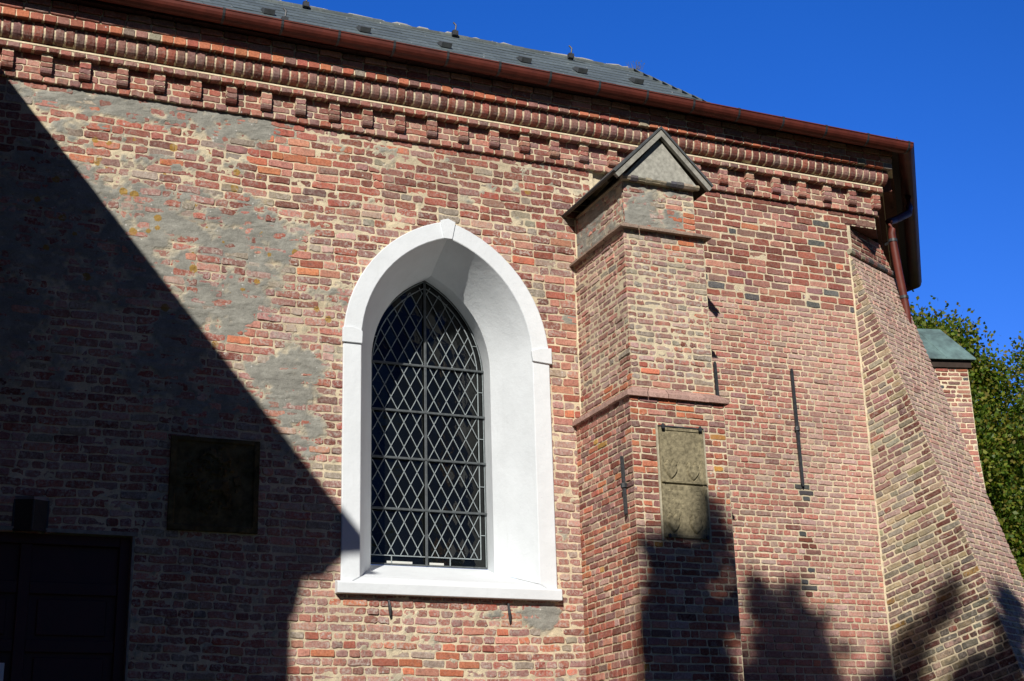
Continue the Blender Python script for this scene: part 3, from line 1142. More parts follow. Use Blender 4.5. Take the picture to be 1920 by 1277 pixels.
mb = MB()
P0, P1, P2, P3 = eL
RA = V3(-1.2, RY, RZ)
slates(mb, P0, P1, ridge_end, RA, seed=3)
slates(mb, P1, P2, ridge_end, ridge_end, seed=4)
slates(mb, P2, P3, ridge_end, ridge_end, seed=5)
back_l = V3(-1.2, 2 * RY, RB); back_r = V3(8.2, 2 * RY, RB)
for q in ([P0, P1, ridge_end, RA], [P1, P2, ridge_end], [P2, P3, ridge_end], [P3, back_r, ridge_end], [back_r, back_l, RA, ridge_end], [P0, P1, P2, P3, back_r, back_l]):
    mb.add([p - V3(0, 0, 0.004) for p in q], [list(range(len(q)))], 0, (0.08, 0.09, 0.09))
# lead flashing from roof to gutter
m1 = ring_path(-0.22, 9.36); m2 = ring_path(0.345, 9.385)
for k in range(3):
    mb.add([m1[k], m1[k + 1], m2[k + 1], m2[k]], [[0, 1, 2, 3]], 0, (0.07, 0.075, 0.08))
roof = mb.build("roof", [M_SLATE], church)

# ridge and hip cover
mb = MB()
rr_ = np.random.default_rng(9)
x = -1.2
while x < RX - 0.05:
    e = min(x + 0.42, RX)
    dz = rr_.normal(0, 0.004)
    mb.tube([(x, RY, RZ - 0.035 + dz), (e + 0.02, RY, RZ - 0.030 + dz)], 0.065, 10, c=np.array((0.11, 0.13, 0.13)) * rr_.uniform(0.8, 1.2))
    x = e
ridge = mb.build("ridge_tiles", [M_SLATE], roof)
mb = MB()
pts_, rad_ = [], []
x = -1.2
while x < RX - 0.1:
    on = rr_.random() < 0.6
    pts_.append((x, RY - 0.02, RZ + (0.026 if on else 0.005) + rr_.normal(0, .005)))
    rad_.append(rr_.uniform(0.008, 0.016) if on else 0.004)
    x += rr_.uniform(0.05, 0.16)
mb.tube(pts_, rad_, 6, c=(0.5, 0.5, 0.45))
mb.build("mortar_fillet", [M_MORT], roof)
for dst in (P1, P2):
    mb = MB()
    n = 14
    for i in range(n):
        a = dst + (ridge_end - dst) * (i / n); b = dst + (ridge_end - dst) * ((i + 1) / n)
        mb.tube([a + V3(0, 0, -.01), b + V3(0, 0, .0)], 0.04, 8, c=np.array((0.1, 0.12, 0.12)) * rr_.uniform(0.8, 1.2))
    mb.build("hip_tiles", [M_SLATE], roof)


def roofpt(x, y, lift=0.0):
    n = np.array([0, -math.sin(math.atan(PITCH)), math.cos(math.atan(PITCH))])
    return V3(x, y, RB + (y + .25) * PITCH) + n * lift


rn = V3(0, -math.sin(math.atan(PITCH)), math.cos(math.atan(PITCH)))
rsl = V3(0, math.cos(math.atan(PITCH)), math.sin(math.atan(PITCH)))
for xv in (2.5, 3.72, 4.98, 6.1, 7.25, 8.09, 8.96):
    m = MB()
    b = roofpt(xv, 2.55)
    poly = [b + rn * 0.02, b + rn * 0.085, b + rsl * 0.10 + rn * 0.075, b + rsl * 0.24 + rn * 0.02]
    m.prism(poly, (0.14, 0, 0))
    m.build("roof_vent", M_LEADSHEET, roof)
for (xh, yh) in ((4.45, 3.28), (6.575, 3.28), (8.33, 3.24), (3.9, 2.2)):
    m = MB()
    b = roofpt(xh, yh)
    m.tube([b, b + V3(0, -0.05, 0.10), b + V3(0.01, -0.05, 0.17), b + V3(-0.02, -0.03, 0.22)], 0.012, 6)
    m.box(tuple(b + V3(-.04, -0.06, 0.02)), tuple(b + V3(.04, 0.0, 0.09)))
    m.build("roof_hook", M_IRON, roof)

# ================================================================= window
win = empty("window", (0, 0, 0), church)
po, pi_, pa, pg = [arch(**q) for q in (OUT, INN, ARR, GLS)]
n = len(po)


def lay(P, y):
    return np.stack([P[:, 0], np.full(len(P), y), P[:, 1]], 1)


YF = -0.028
mb = MB()
rings = [lay(po, 0.03), lay(po, YF + 0.006), lay(po * [1, 1] + (pi_ - po) * 0.04, YF), lay(pi_ + (po - pi_) * 0.04, YF), lay(pi_, YF + 0.006)]
v = np.vstack(rings)
f = [[k * n + i, k * n + i + 1, (k + 1) * n + i + 1, (k + 1) * n + i] for k in range(4) for i in range(n - 1)]
mb.add(v, f)
frame = mb.build("frame", M_WHITE, win)
# imposts and keystone, a little proud of the frame
mb = MB()
mb.prism([(4.02, -0.020, 6.25), (4.225, -0.020, 6.25), (4.230, -0.020, 6.38), (4.13, -0.020, 6.415), (4.02, -0.020, 6.405)], (0, -0.030, 0))
mb.build("impost", M_WHITE, win, bevel=0.004)
mb = MB()
mb.prism([(6.105, -0.020, 6.25), (6.325, -0.020, 6.235), (6.325, -0.020, 6.41), (6.20, -0.020, 6.40), (6.09, -0.020, 6.36)], (0, -0.030, 0))
mb.build("impost", M_WHITE, win, bevel=0.004)
mb = MB()
mb.prism([(5.125, -0.015, 7.515), (5.215, -0.015, 7.515), (5.255, -0.015, 7.71), (5.17, -0.015, 7.745), (5.085, -0.015, 7.715)], (0, -0.030, 0))
mb.build("keystone", M_WHITE, win, bevel=0.004)
# splayed reveal, with the slightly lumpy face of old limewash
mb = MB()
S = []
for (Pa, ya, Pb, yb, steps) in ((pi_, YF + 0.006, pa, 0.6, 9), (pa, 0.6, pg, 0.9, 4)):
    for k in range(steps + 1):
        t = k / steps
        S.append((Pa * (1 - t) + Pb * t, ya * (1 - t) + yb * t))
rg = []
r2 = np.random.default_rng(4)
for k, (P, y) in enumerate(S):
    L = lay(P, y)
    amp = 0.0 if k in (0, 9, 10, len(S) - 1) else 0.005
    L[:, 0] += amp * (fbm(np.arange(n) * 0.35, np.full(n, k * 0.45), 3) - 0.5) * 2
    L[:, 2] += amp * (fbm(np.arange(n) * 0.35 + 60, np.full(n, k * 0.45), 3) - 0.5) * 2
    rg.append(L)
v = np.vstack(rg)
f = [[k * n + i, k * n + i + 1, (k + 1) * n + i + 1, (k + 1) * n + i] for k in range(len(S) - 1) if k != 9 for i in range(n - 1)]
# split at the apex so the crease of the pointed arch stays crisp
ap = n // 2
base_n = len(v)
v = np.vstack([v, v[[k * n + ap for k in range(len(S))]]])
f = [[(base_n + q // n) if (q % n == ap and min(x_ % n for x_ in ff) == ap) else q for q in ff] for ff in f]
mb.add(v, f)
mb.build("reveal", M_WHITE, win, smooth=True)
# inner sill slope
mb = MB()
sl = [(-0.02, 3.898, 4.225, 6.11), (0.6, 4.10, 4.53, 5.88), (0.9, 4.19, 4.55, 5.925)]
v = []
for y, z, a, b in sl: v += [(a - .01, y, z), (b + .01, y, z)]
mb.add(v, [[0, 1, 3, 2], [2, 3, 5, 4]])
mb.box((4.045, YF + 0.008, 3.79), (6.295, 0.03, 3.903))
mb.build("inner_sill", M_WHITE, win)
# projecting sill
mb = MB()
mb.prism([(3.985, 0.02, 3.735), (3.985, -0.085, 3.735), (3.985, -0.088, 3.835), (3.985, -0.07, 3.852), (3.985, 0.02, 3.866)], (2.345, 0, 0))
mb.build("sill", M_WHITE, win, bevel=0.006)
# glass pane
mb = MB()
P = lay(pg, 0.905)
mb.add(P, [list(range(n))])
mb.build("glass", M_GLASS, win)
# leading: diamond lattice clipped to the opening
def inside(x, z, m=0.0):
    if z < GLS['zb'] + m: return False
    return abs(x - (GLS['xl'] + GLS['xr']) / 2) < half_at(GLS, z) - m


mb = MB()
DW, DH = 0.1463, 0.271
xm = 5.232
YL = 0.893


def came(mb, a, b, w=0.0092, y=YL):
    a = V3(a[0], y, a[1]); b = V3(b[0], y, b[1])
    t = (b - a); L = np.linalg.norm(t)
    if L < 0.005: return
    t /= L
    s_ = np.cross(t, Y) * w / 2
    o = V3(0, -0.006, 0)
    v = [a + s_, b + s_, b - s_, a - s_]
    v = v + [p + o for p in (a + s_ * .6, b + s_ * .6, b - s_ * .6, a - s_ * .6)]
    mb.add(v, [[4, 5, 6, 7], [0, 1, 5, 4], [2, 3, 7, 6], [3, 0, 4, 7], [1, 2, 6, 5]])


for light in (0, 1):
    xa, xb = (4.625, 5.215) if light == 0 else (5.25, 5.845)
    x_ref = xa if light == 0 else xb
    for sgn in (1, -1):
        for k in range(-40, 60):
            # line x = x_ref + k*DW + sgn*(z-z0)*DW/DH
            z0 = 4.783
            pts = []
            st = 0.02
            z = 4.30
            run = None
            while z < 7.34:
                xx = x_ref + k * DW + sgn * (z - z0) * DW / DH
                ok = xa <= xx <= xb and inside(xx, z, 0.085)
                if ok:
                    if run is None: run = (xx, z)
                    last = (xx, z)
                else:
                    if run: came(mb, run, last); run = None
                z += st / 2
            if run: came(mb, run, last)
# border strips parallel to the edge
for off, w in ((0.075, 0.012), (0.012, 0.016)):
    q = arch(GLS['xl'] + off, GLS['xr'] - off, GLS['zs'], GLS['za'] - off * 1.25, GLS['zb'] + (0.10 if off > 0.05 else 0.01))
    for i in range(len(q) - 1): came(mb, q[i], q[i + 1], w)
    came(mb, q[0], q[-1], w)
for sgn, xx in ((-1, GLS['xl']), (1, GLS['xr'])):
    for z in np.arange(4.55, 6.9, 0.53):
        h = half_at(GLS, z); xe = (GLS['xl'] + GLS['xr']) / 2 + sgn * h
        came(mb, (xe, z), (xe - sgn * 0.075, z), 0.010)
for xx in (4.85, 5.5): came(mb, (xx, 4.19), (xx, 4.292), 0.012)
mb.build("leading", M_LEAD, win)
for z in (4.783, 5.333, 5.853, 6.378):
    m = MB()
    h = half_at(GLS, z)
    xc_ = (GLS['xl'] + GLS['xr']) / 2
    m.box((xc_ - h, 0.862, z - 0.013), (xc_ + h + 0.02, 0.887, z + 0.010))
    m.build("glazing_bar", M_BAR, win, bevel=0.003)
m = MB()
m.box((xm - 0.014, 0.868, 4.19), (xm + 0.014, 0.884, 7.36))
m.build("mullion", M_BAR, win, bevel=0.003)
mb = MB()
q = lay(arch(GLS['xl'] + .0, GLS['xr'], GLS['zs'], GLS['za'], GLS['zb']), 0.885)
q2 = lay(arch(GLS['xl'] + .014, GLS['xr'] - .014, GLS['zs'], GLS['za'] - .016, GLS['zb'] + .018), 0.885)
v = np.vstack([q, q2]); v3 = v.copy(); v3[:, 1] += 0.02
v = np.vstack([v, v3])
f = [[i, i + 1, n + i + 1, n + i] for i in range(n - 1)] + [[n + i, n + i + 1, 3 * n + i + 1, 3 * n + i] for i in range(n - 1)] + [[0, n, 2 * n - 1, n - 1]]
mb.add(v, f)
mb.build("iron_frame", M_BAR, win)
M_STRIP = surf("white_strip", (0.6, 0.6, 0.56), 0.5, 0.4, var=.05, bump=0)
for (a, b) in ((4.80, 5.08), (5.27, 5.43)):
    mb = MB()
    mb.box((a, 0.897, 4.212), (b, 0.9005, 4.236))
    mb.build("drip_strip", M_STRIP, win)

# ================================================================= buttress with gabled top
BX = dict(lo=(6.60, 7.665, 1.225), mi=(6.665, 7.60, 1.17), up=(6.70, 7.535, 1.135))
mb = MB()
rsb = np.random.default_rng(77)
stages = [('lo', 0.0, 5.60), ('mi', 5.68, 7.42), ('up', 7.46, 7.96)]
PLB = [(7.05, 7.56, 0.36, 0.18, 1.0), (6.88, 7.80, 0.24, 0.16, 0.9), (7.15, 7.94, 0.4, 0.07, 0.7)]
hb = lambda v: 0.0655 if v > 3.7 else 0.079
bb = bond_old(0.205, 0.10, 0.55)
for (k, z0, z1) in stages:
    xl, xr, dp = BX[k]
    cs = courses(z0, z1, hb)
    bk = lambda r, v, rs: (bond_old(0.2, 0.1, 0.9 if r % 2 else 0.25))(r, v, rs)
    brickwork(mb, V3(xl, -dp, 0), X, Z, -Y, cs, lambda v, a=xr - xl: [(-0.006, a + 0.006)], bk, pal_butt, joint=0.0145, dsd=0.002, seed=5)
    # left side: U runs from the wall outwards
    brickwork(mb, V3(xl, 0, 0), -Y, Z, -X, cs, lambda v, a=dp: [(0.0, a + 0.006)], bk, pal_butt, joint=0.0145, dsd=0.002, seed=6)
    brickwork(mb, V3(xr, -dp, 0), Y, Z, X, cs, lambda v, a=dp: [(0.0, a)], bk, pal_butt, joint=0.0145, dsd=0.002, seed=8)
    plf = (lambda u, v, xl=xl: blobs(u + xl, v, PLB)) if k == 'up' else None
    pls = (lambda u, v: 0.95 * np.clip((v - 7.42) / 0.1, 0, 1) * np.clip(1.3 - u * 0.55, 0, 1) * (0.35 + fbm(u * 2, v * 2, 2))) if k == 'up' else None
    zz = np.append(np.arange(max(z0, 2.6), z1, 0.0145), z1)
    e_ = 0.0
    mortar_sheet(mb, V3(xl, -dp, 0), X, Z, -Y, np.arange(0, xr - xl + 0.01, 0.0145), zz, plaster=plf, base=-0.002, amp=0.8)
    mortar_sheet(mb, V3(xl, 0, 0), -Y, Z, -X, np.arange(0, dp + 0.01, 0.0145), zz, plaster=pls, base=-0.002, amp=0.8)
    mb.box((xl + 0.02, -dp + 0.02, z0), (xr - 0.008, 0.0, z1), 1, MORT)
butt = mb.build("buttress", [M_BRICK, M_MORT], church)
tag(butt, "straight buttress with small gabled top")


def stringcourse(z0, z1, zt, k0, k1, out, pal_c, name, mat):
    """sloping brick weathering between two stages, on front and both sides"""
    m = MB()
    xl, xr, dp = BX[k0]; xl1, xr1, dp1 = BX[k1]
    lo = [(xl - out, 0.0), (xl - out, -dp - out), (xr + out, -dp - out), (xr + out, 0.0)]
    hi = [(xl1 - .004, 0.0), (xl1 - .004, -dp1 - .004), (xr1 + .004, -dp1 - .004), (xr1 + .004, 0.0)]
    rs_ = np.random.default_rng(3)
    for s_ in range(3):
        A_, B_ = np.array(lo[s_]), np.array(lo[s_ + 1]); a_, b_ = np.array(hi[s_]), np.array(hi[s_ + 1])
        L = np.linalg.norm(B_ - A_); nb = max(2, int(L / 0.2))
        for i in range(nb):
            t0, t1 = i / nb, (i + 1) / nb - 0.008 / L * (i < nb - 1)
            p0, p1 = A_ + (B_ - A_) * t0, A_ + (B_ - A_) * t1
            q0, q1 = a_ + (b_ - a_) * t0, a_ + (b_ - a_) * t1
            c = np.array(pal_c) * rs_.uniform(0.85, 1.15)
            dz = rs_.normal(0, 0.0015)
            zm = z1 + (zt - z1) * 0.48; h0, h1 = p0 + (q0 - p0) * .5, p1 + (q1 - p1) * .5
            v = [(*q0, z0), (*q1, z0), (*p0, z0 + dz), (*p1, z0 + dz), (*p0, z1), (*p1, z1), (*h0, zm), (*h1, zm), (*h0, zm + .006), (*h1, zm + .006), (*q0, zt), (*q1, zt)]
            m.add(v, [[0, 1, 3, 2], [2, 3, 5, 4], [4, 5, 7, 6], [6, 7, 9, 8], [8, 9, 11, 10], [0, 2, 4, 6, 8, 10], [1, 11, 9, 7, 5, 3]], mat, c, (0, .1, 0))
    m.box((xl1 + .01, -dp1 + .01, z0 + .004), (xr1 - .01, 0, zt - .002), 1, MORT)
    return m.build(name, [M_BRICK, M_MORT], butt)


stringcourse(5.585, 5.628, 5.70, 'lo', 'mi', 0.045, C_LILAC, "string_course", 0)
stringcourse(7.395, 7.415, 7.475, 'mi', 'up', 0.068, (0.33, 0.25, 0.20), "string_course", 0)
# gable: grey rendered triangle, pale bargeboards, lead-dark slab roof
GZ, GE, GX = 8.55, 7.955, 7.118
mb = MB()
mb.prism([(6.69, -1.215, 7.98), (7.545, -1.215, 7.98), (7.118, -1.215, 8.46)], (0, 1.22, 0))
mb.build("gable_wall", M_STONE, butt)
mb = MB()
# eroded brick sill under the gable
xx = 6.66
while xx < 7.57:
    w = rsb.uniform(0.06, 0.12)
    h = rsb.uniform(0.032, 0.05)
    mb.tube([(xx, -1.185, 7.975), (min(xx + w, 7.58), -1.185, 7.975 + rsb.normal(0, .004))], h * 0.8, 7, c=pick(rsb, [(C_GREY, 3), (C_DARK, 1), (C_DRED, .6), (C_LILAC, .5)]))
    xx += w * 0.95
mb.box((6.69, -1.20, 7.95), (7.545, 0, 7.978), 1, MORT * 0.7)
mb.build("gable_sill", [M_BRICK, M_MORT], butt)


def slab(name, xo, zo, xt, zt, th, y0, y1, mat):
    """sloping slab between the outer eave point and the ridge"""
    m = MB()
    a, b = V3(xo, y0, zo), V3(xt, y0, zt)
    t = (b - a) / np.linalg.norm(b - a)
    nn_ = V3(-t[2], 0, t[0])
    if nn_[2] < 0: nn_ = -nn_
    m.prism([a, b, b + V3(0, 0, th / abs(nn_[2])), a + nn_ * th], (0, y1 - y0, 0))
    return m.build(name, mat, butt, bevel=0.003)


for sgn in (-1, 1):
    xo = GX + sgn * 0.565
    slab("roof_slab", xo, GE, GX, GZ - 0.035, 0.030, -1.275, 0.01, M_WOOD)
    slab("roof_cover", xo + sgn * 0.012, GE + 0.012, GX, GZ + 0.0, 0.024, -1.29, 0.01, M_LEADSHEET)
    slab("bargeboard", xo - sgn * 0.028, GE - 0.040, GX, GZ - 0.085, 0.052, -1.283, -1.235, M_COPING)

# ================================================================= diagonal corner buttress
HB = A1 / 2
dD = V3(math.sin(HB), -math.cos(HB), 0); eD = V3(math.cos(HB), math.sin(HB), 0)
OB = V3(10.36, 0, 0)
SL = 0.283
outw = lambda z: 0.0 + SL * max(0, 8.06 - z)
WB = 1.15
mb = MB()
cs = courses(0.0, 8.02, lambda v: 0.066 if v > 3.5 else 0.078)
bd = bond_old(0.205, 0.105, 0.6)
vs = np.append(np.arange(0, 8.02, 0.0145), 8.02)
mortar_sheet(mb, OB, dD, Z, -eD, np.linspace(0, 1, 90), vs, umax=lambda z: outw(z) + 0.0005, base=-0.003, amp=0.8, tint=MORT * 0.95)
# battered front: V runs up the slope
Vs = (Z - dD * SL); lenV = np.linalg.norm(Vs); Vs_u = Vs / lenV
Nf = np.cross(eD, Vs_u); Nf = Nf if Nf @ dD > 0 else -Nf
OF = OB + dD * (SL * 8.06)                       # foot of the slope at z = 0
csf = [(a * lenV, b * lenV) for a, b in cs]
# the beds lie square to the batter, so on the cheek they climb outwards
cth, sth = 1 / lenV, SL / lenV
wid = lambda a: max(0.0, (SL * 8.06 - a * sth) / cth)
brickwork(mb, OF, Nf, Vs_u, -eD, csf, lambda a: [(-wid(a), 0.004)] if wid(a) > 0.04 else [], bd, pal_diag, joint=0.0165, dsd=0.0022, seed=21)
brickwork(mb, OF, eD, Vs_u, Nf, csf, lambda v: [(-0.004, WB + 0.004)], bd, pal_diag_front, joint=0.0175, dsd=0.0022, seed=22)
mortar_sheet(mb, OF, eD, Vs_u, Nf, np.arange(0, WB + 0.01, 0.0145), np.append(np.arange(2.5, 8.02 * lenV, 0.0145), 8.02 * lenV), base=-0.003, amp=0.8, tint=MORT * 1.1)
mortar_sheet(mb, OF, eD, Vs_u, Nf, np.arange(0, WB + 0.01, 0.03), np.arange(0, 2.55, 0.03), base=-0.003, tint=MORT)
rt_ = np.random.default_rng(8)
for a, b in csf:
    if a < 2.4 * lenV: continue
    p = OF + Vs_u * (a + 0.004) + Nf * 0.004 + eD * 0.0
    w_ = rt_.uniform(0.02, 0.05)
    mb.tube([p - Nf * w_ * 1.5 + rt_.normal(0, .001, 3), p + eD * 0.001, p + eD * w_ * 1.3 + rt_.normal(0, .001, 3)], [0.004, 0.0115, 0.004], 6, 1, MORT * 1.05)
# right cheek and core
q = [OB + eD * (WB - 0.004) + dD * (outw(0) - .01), OB + eD * (WB - .004) + dD * (outw(8.02) - .01) + Z * 8.02, OB + eD * (WB - .004) - dD * 1.0 + Z * 8.02, OB + eD * (WB - .004) - dD * 1.0]
mb.prism(q, -eD * 0.5, 1, MORT)
# upper panel leaning back under the wall corner
cu = courses(8.09, 8.42, lambda v: 0.066)
brickwork(mb, OB - dD * 0.01, eD, Z, dD, cu, lambda v: [(-0.03, WB - (v - 8.09) * 0.9)], bd, pal_right, joint=0.0135, seed=23)
mb.prism([OB + eD * (-.03) - dD * .016 + Z * 8.05, OB + eD * WB - dD * .016 + Z * 8.05, OB + eD * WB - dD * .016 + Z * 8.1, OB + eD * (WB - .3) - dD * .016 + Z * 8.42, OB + eD * (-.03) - dD * .016 + Z * 8.42], -dD * 0.5, 1, MORT)
diag = mb.build("buttress", [M_BRICK, M_MORT], church)
tag(diag, "leaning corner buttress with sloping brick face")
mb = MB()
u = -0.03
while u < WB + 0.02:
    w = rsb.uniform(0.07, 0.11)
    a = OB + eD * u + dD * 0.015 + Z * (8.062 + rsb.normal(0, .005)); b = OB + eD * (u + w) + dD * (0.015 + rsb.normal(0, .004)) + Z * 8.06
    mb.tube([a, b], rsb.uniform(0.032, 0.044), 8, c=pick(rsb, [(C_GREY, 2), (C_DARK, 2), (C_PURP, 2)]))
    u += w
mb.build("coping", [M_BRICK], diag)

# ================================================================= far buttress with copper cap
A2 = 1.5 * A1
d2 = V3(math.sin(A2), -math.cos(A2), 0); e2 = V3(math.cos(A2), math.sin(A2), 0)
mb = MB()
O2 = K1 - 0.45 * e2 - d2 * 0.6
cs2 = courses(0, 7.86, lambda v: 0.066 if v > 7.3 else 0.082)
o2w = lambda z: 0.6 + 0.955 + max(0, 6.6 - z) * 0.06
brickwork(mb, O2, d2, Z, -e2, [c_ for c_ in cs2 if c_[0] > 5.5], lambda z: [(0.0, o2w(z))], bond_old(0.205, 0.105, 0.6), pal_right, joint=0.018, seed=41)
mortar_sheet(mb, O2, d2, Z, -e2, np.linspace(0, 1, 70), np.append(np.arange(0, 7.86, 0.02), 7.86), umax=o2w, base=-0.003, tint=MORT * 1.15)
mb.box((0, 0, 0), (1.5, 0.9, 7.86), 1, MORT, M=lambda v: O2 + 0.02 * e2 + np.outer(v[:, 0], d2) + np.outer(v[:, 1], e2) + np.outer(v[:, 2], Z))
far_b = mb.build("buttress", [M_BRICK, M_MORT], church)
tag(far_b, "far buttress under a green copper cap")
mb = MB()
Q = lambda a, b, z: O2 + d2 * a + e2 * b + Z * z
r0, r1 = Q(-0.2, 0.45, 8.62), Q(1.42, 0.45, 8.62)
b0, b1, b2, b3 = Q(-0.2, -0.09, 7.99), Q(1.66, -0.09, 7.99), Q(1.66, 0.99, 7.99), Q(-0.2, 0.99, 7.99)
dn = V3(0, 0, -0.02)
mb.add([r0, r1, b0, b1, b2, b3], [[0, 1, 3, 2], [1, 4, 3], [0, 5, 4, 1], [2, 3, 4, 5]])
mb.add([b0, b1, b2, b3, b0 + dn, b1 + dn, b2 + dn, b3 + dn], [[4, 5, 1, 0], [5, 6, 2, 1], [6, 7, 3, 2], [7, 6, 5, 4]])
for k in range(1, 4):
    t = k / 4
    mb.tube([r0 + (r1 - r0) * t, b0 + (b1 - b0) * t], 0.008, 6)
mb.build("copper_cap", M_COPPER, far_b)
mb = MB()
mb.box((-0.2, -0.035, 7.86), (1.60, 0.93, 7.975), 0, (0.5, 0.5, 0.5), M=lambda v: O2 + np.outer(v[:, 0], d2) + np.outer(v[:, 1], e2) + np.outer(v[:, 2], Z))
mb.build("fascia", surf("dark_timber", (0.05, 0.035, 0.028), 0.8, 0.2), far_b)

# ================================================================= downpipe
mb = MB()
g0 = K0 + t2 * 1.15 + n2 * 0.50
pipe = [K0 + t2 * 1.15 + n2 * 0.44 + Z * 9.29, K0 + t2 * 1.15 + n2 * 0.44 + Z * 9.12, K0 + t2 * 1.0 + n2 * 0.42 + Z * 8.98, K0 + t2 * 0.72 + n2 * 0.24 + Z * 8.80, V3(11.278, 0.33, 8.72), V3(11.275, 0.3, 8.60), V3(11.27, 0.3, 8.54), V3(11.316, 0.3, 8.008), V3(11.36, 0.3, 7.60), V3(11.42, 0.32, 0.1)]
mb.tube(pipe, 0.048, 14)
dpipe = mb.build("downpipe", M_GUT, church, smooth=True)
for zc, p in ((8.45, V3(11.277, 0.3, 8.45)), (7.7, V3(11.35, 0.3, 7.7))):
    m = MB()
    m.tube([p - Z * 0.018, p + Z * 0.018], 0.056, 14)
    m.box(tuple(p + V3(-0.02, 0.0, -0.012)), tuple(p + V3(0.01, 0.14, 0.012)))
    m.build("pipe_clamp", M_IRON, dpipe)

# ================================================================= iron work
def wall_anchor(pts_top, pts_bot, node, normal, along, name="wall_anchor"):
    m = MB()
    t, b = np.asarray(pts_top, float), np.asarray(pts_bot, float)
    ax = (b - t) / np.linalg.norm(b - t)
    nz = np.asarray(normal, float); al = np.asarray(along, float)
    k = [0, 0.02, 0.5, 0.98, 1]
    w = [0.006, 0.016, 0.018, 0.016, 0.006]
    L = np.linalg.norm(b - t)
    prev = None
    for i in range(4):
        p, q = t + ax * L * k[i], t + ax * L * k[i + 1]
        wp, wq = w[i], w[i + 1]
        v = []
        for (c_, ww) in ((p, wp), (q, wq)):
            for s1, s2 in ((-1, 0), (1, 0), (1, 1), (-1, 1)):
                v.append(c_ + al * ww * s1 + nz * (0.018 + 0.026 * s2))
        m.add(v, [[0, 1, 5, 4], [1, 2, 6, 5], [2, 3, 7, 6], [3, 0, 4, 7], [0, 3, 2, 1], [4, 5, 6, 7]])
    c_ = t + ax * node
    m.tube([c_ - ax * 0.022 + nz * 0.03, c_ + ax * 0.022 + nz * 0.03], 0.034, 8)
    m.tube([c_ + nz * -0.02, c_ + nz * 0.06], 0.018, 8)
    return m.build(name, M_IRON, church)


wall_anchor((9.355, 0, 6.483), (9.368, 0, 5.11), 0.71, -Y, X)
wall_anchor((8.34, 0, 6.467), (8.362, 0, 5.10), 0.71, -Y, X)
wall_anchor((6.60, -1.055, 5.014), (6.60, -1.085, 4.425), 0.30, -X, Y)
for (x, z0, z1) in ((4.522, 3.69, 3.515), (5.768, 3.70, 3.495)):
    m = MB()
    m.tube([(x - 0.01, 0.02, z0), (x - .006, -0.022, z0 - .01), (x, -0.035, (z0 + z1) / 2), (x + .006, -0.03, z1 + 0.03), (x + 0.008, -0.02, z1)], [0.010, 0.012, 0.017, 0.012, 0.003], 8)
    m.build("iron_pin", M_IRON, church)

# ================================================================= door
door = empty("door", (0, 0, 0), church)
mb = MB()
mb.box((0.25, 0.16, 0), (2.09, 0.24, 4.205))
mb.build("door_board", M_DOOR, door)
mb = MB()
for a, b, c_, d_ in ((0.25, 0.36, 0, 4.205), (1.98, 2.09, 0, 4.205), (1.12, 1.22, 0, 4.10), (0.36, 1.98, 4.10, 4.205)):
    mb.box((a, 0.10, c_), (b, 0.159, d_))
for zz in (0.02, 1.0, 1.9, 2.65, 3.15, 3.66):
    for a, b in ((0.36, 1.12), (1.22, 1.98)):
        mb.box((a, 0.12, zz), (b, 0.158, zz + 0.11))
mb.build("door_frame", M_DOOR, door, bevel=0.006)
for zz0, zz1 in ((3.30, 3.62), (2.80, 3.11)):
    for a, b in ((0.44, 1.04), (1.30, 1.90)):
        m = MB()
        m.box((a, 0.138, zz0), (b, 0.159, zz1))
        m.build("panel", M_DOOR, door, bevel=0.008)
mb = MB()
mb.box((0.22, -0.012, 4.19), (2.12, 0.2, 4.225))
for x_ in (0.24, 2.075):
    mb.box((x_, -0.002, 0), (x_ + 0.02, 0.2, 4.19))
mb.build("door_surround", M_COPING, door)

# ================================================================= tall hall the choir leans against (west, outside the frame)
EX, LY = -1.225, -8.0
hall = empty("transept", (0, 0, 0), church)
rdg, wx = -5.6, -9.975
WT = 9.9
quads = [wallquad((EX, LY), (EX, 8), 0, WT), wallquad((EX, 8), (wx, 8), 0, WT), wallquad((wx, 8), (wx, LY), 0, WT), wallquad((wx, LY), (EX, LY), 0, WT)]
quads.append([V3(wx, LY, WT), V3(EX, LY, WT), V3(rdg, LY, 14.2)])
quads.append([V3(EX, 8, WT), V3(wx, 8, WT), V3(rdg, 8, 14.2)])
uvbox("brick_walls", quads, M_FARB, hall)
mb = MB()
for sg in (1, -1):
    fx_ = (lambda x_: x_) if sg > 0 else (lambda x_: 2 * rdg - x_)
    zr = 9.946 + 0.95 * 5.1
    mb.prism([(fx_(x_), LY - .05, z_) for x_, z_ in ((rdg, zr), (-.5, 9.946), (-.48, 9.84), (-.76, 9.81), (-1.3, 9.84), (rdg, zr - 0.2))], (0, 16.1, 0), 0, (0.1, 0.11, 0.12))
    mb.prism([(fx_(x_), LY - .06, z_) for x_, z_ in ((-.76, 9.81), (-.96, 9.61), (-1.15, 9.58), (-1.225, 9.24), (-1.6, 9.24), (-1.6, 10.2), (-.9, 10.0))], (0, 0.5, 0), 0, (0.08, 0.05, 0.04))
mb.build("roof_slopes", M_SLATE, hall)

# ================================================================= stone tablets
tab = empty("memorial_tablet", (7.135, -1.225, 4.2))
tag(tab, "weathered olive stone tablet with four carved shields, clamped on the gabled buttress", "stone tablet")


def child(o, p):
    o.parent = p
    o.matrix_parent_inverse = Matrix.Translation(-p.location)
    return o


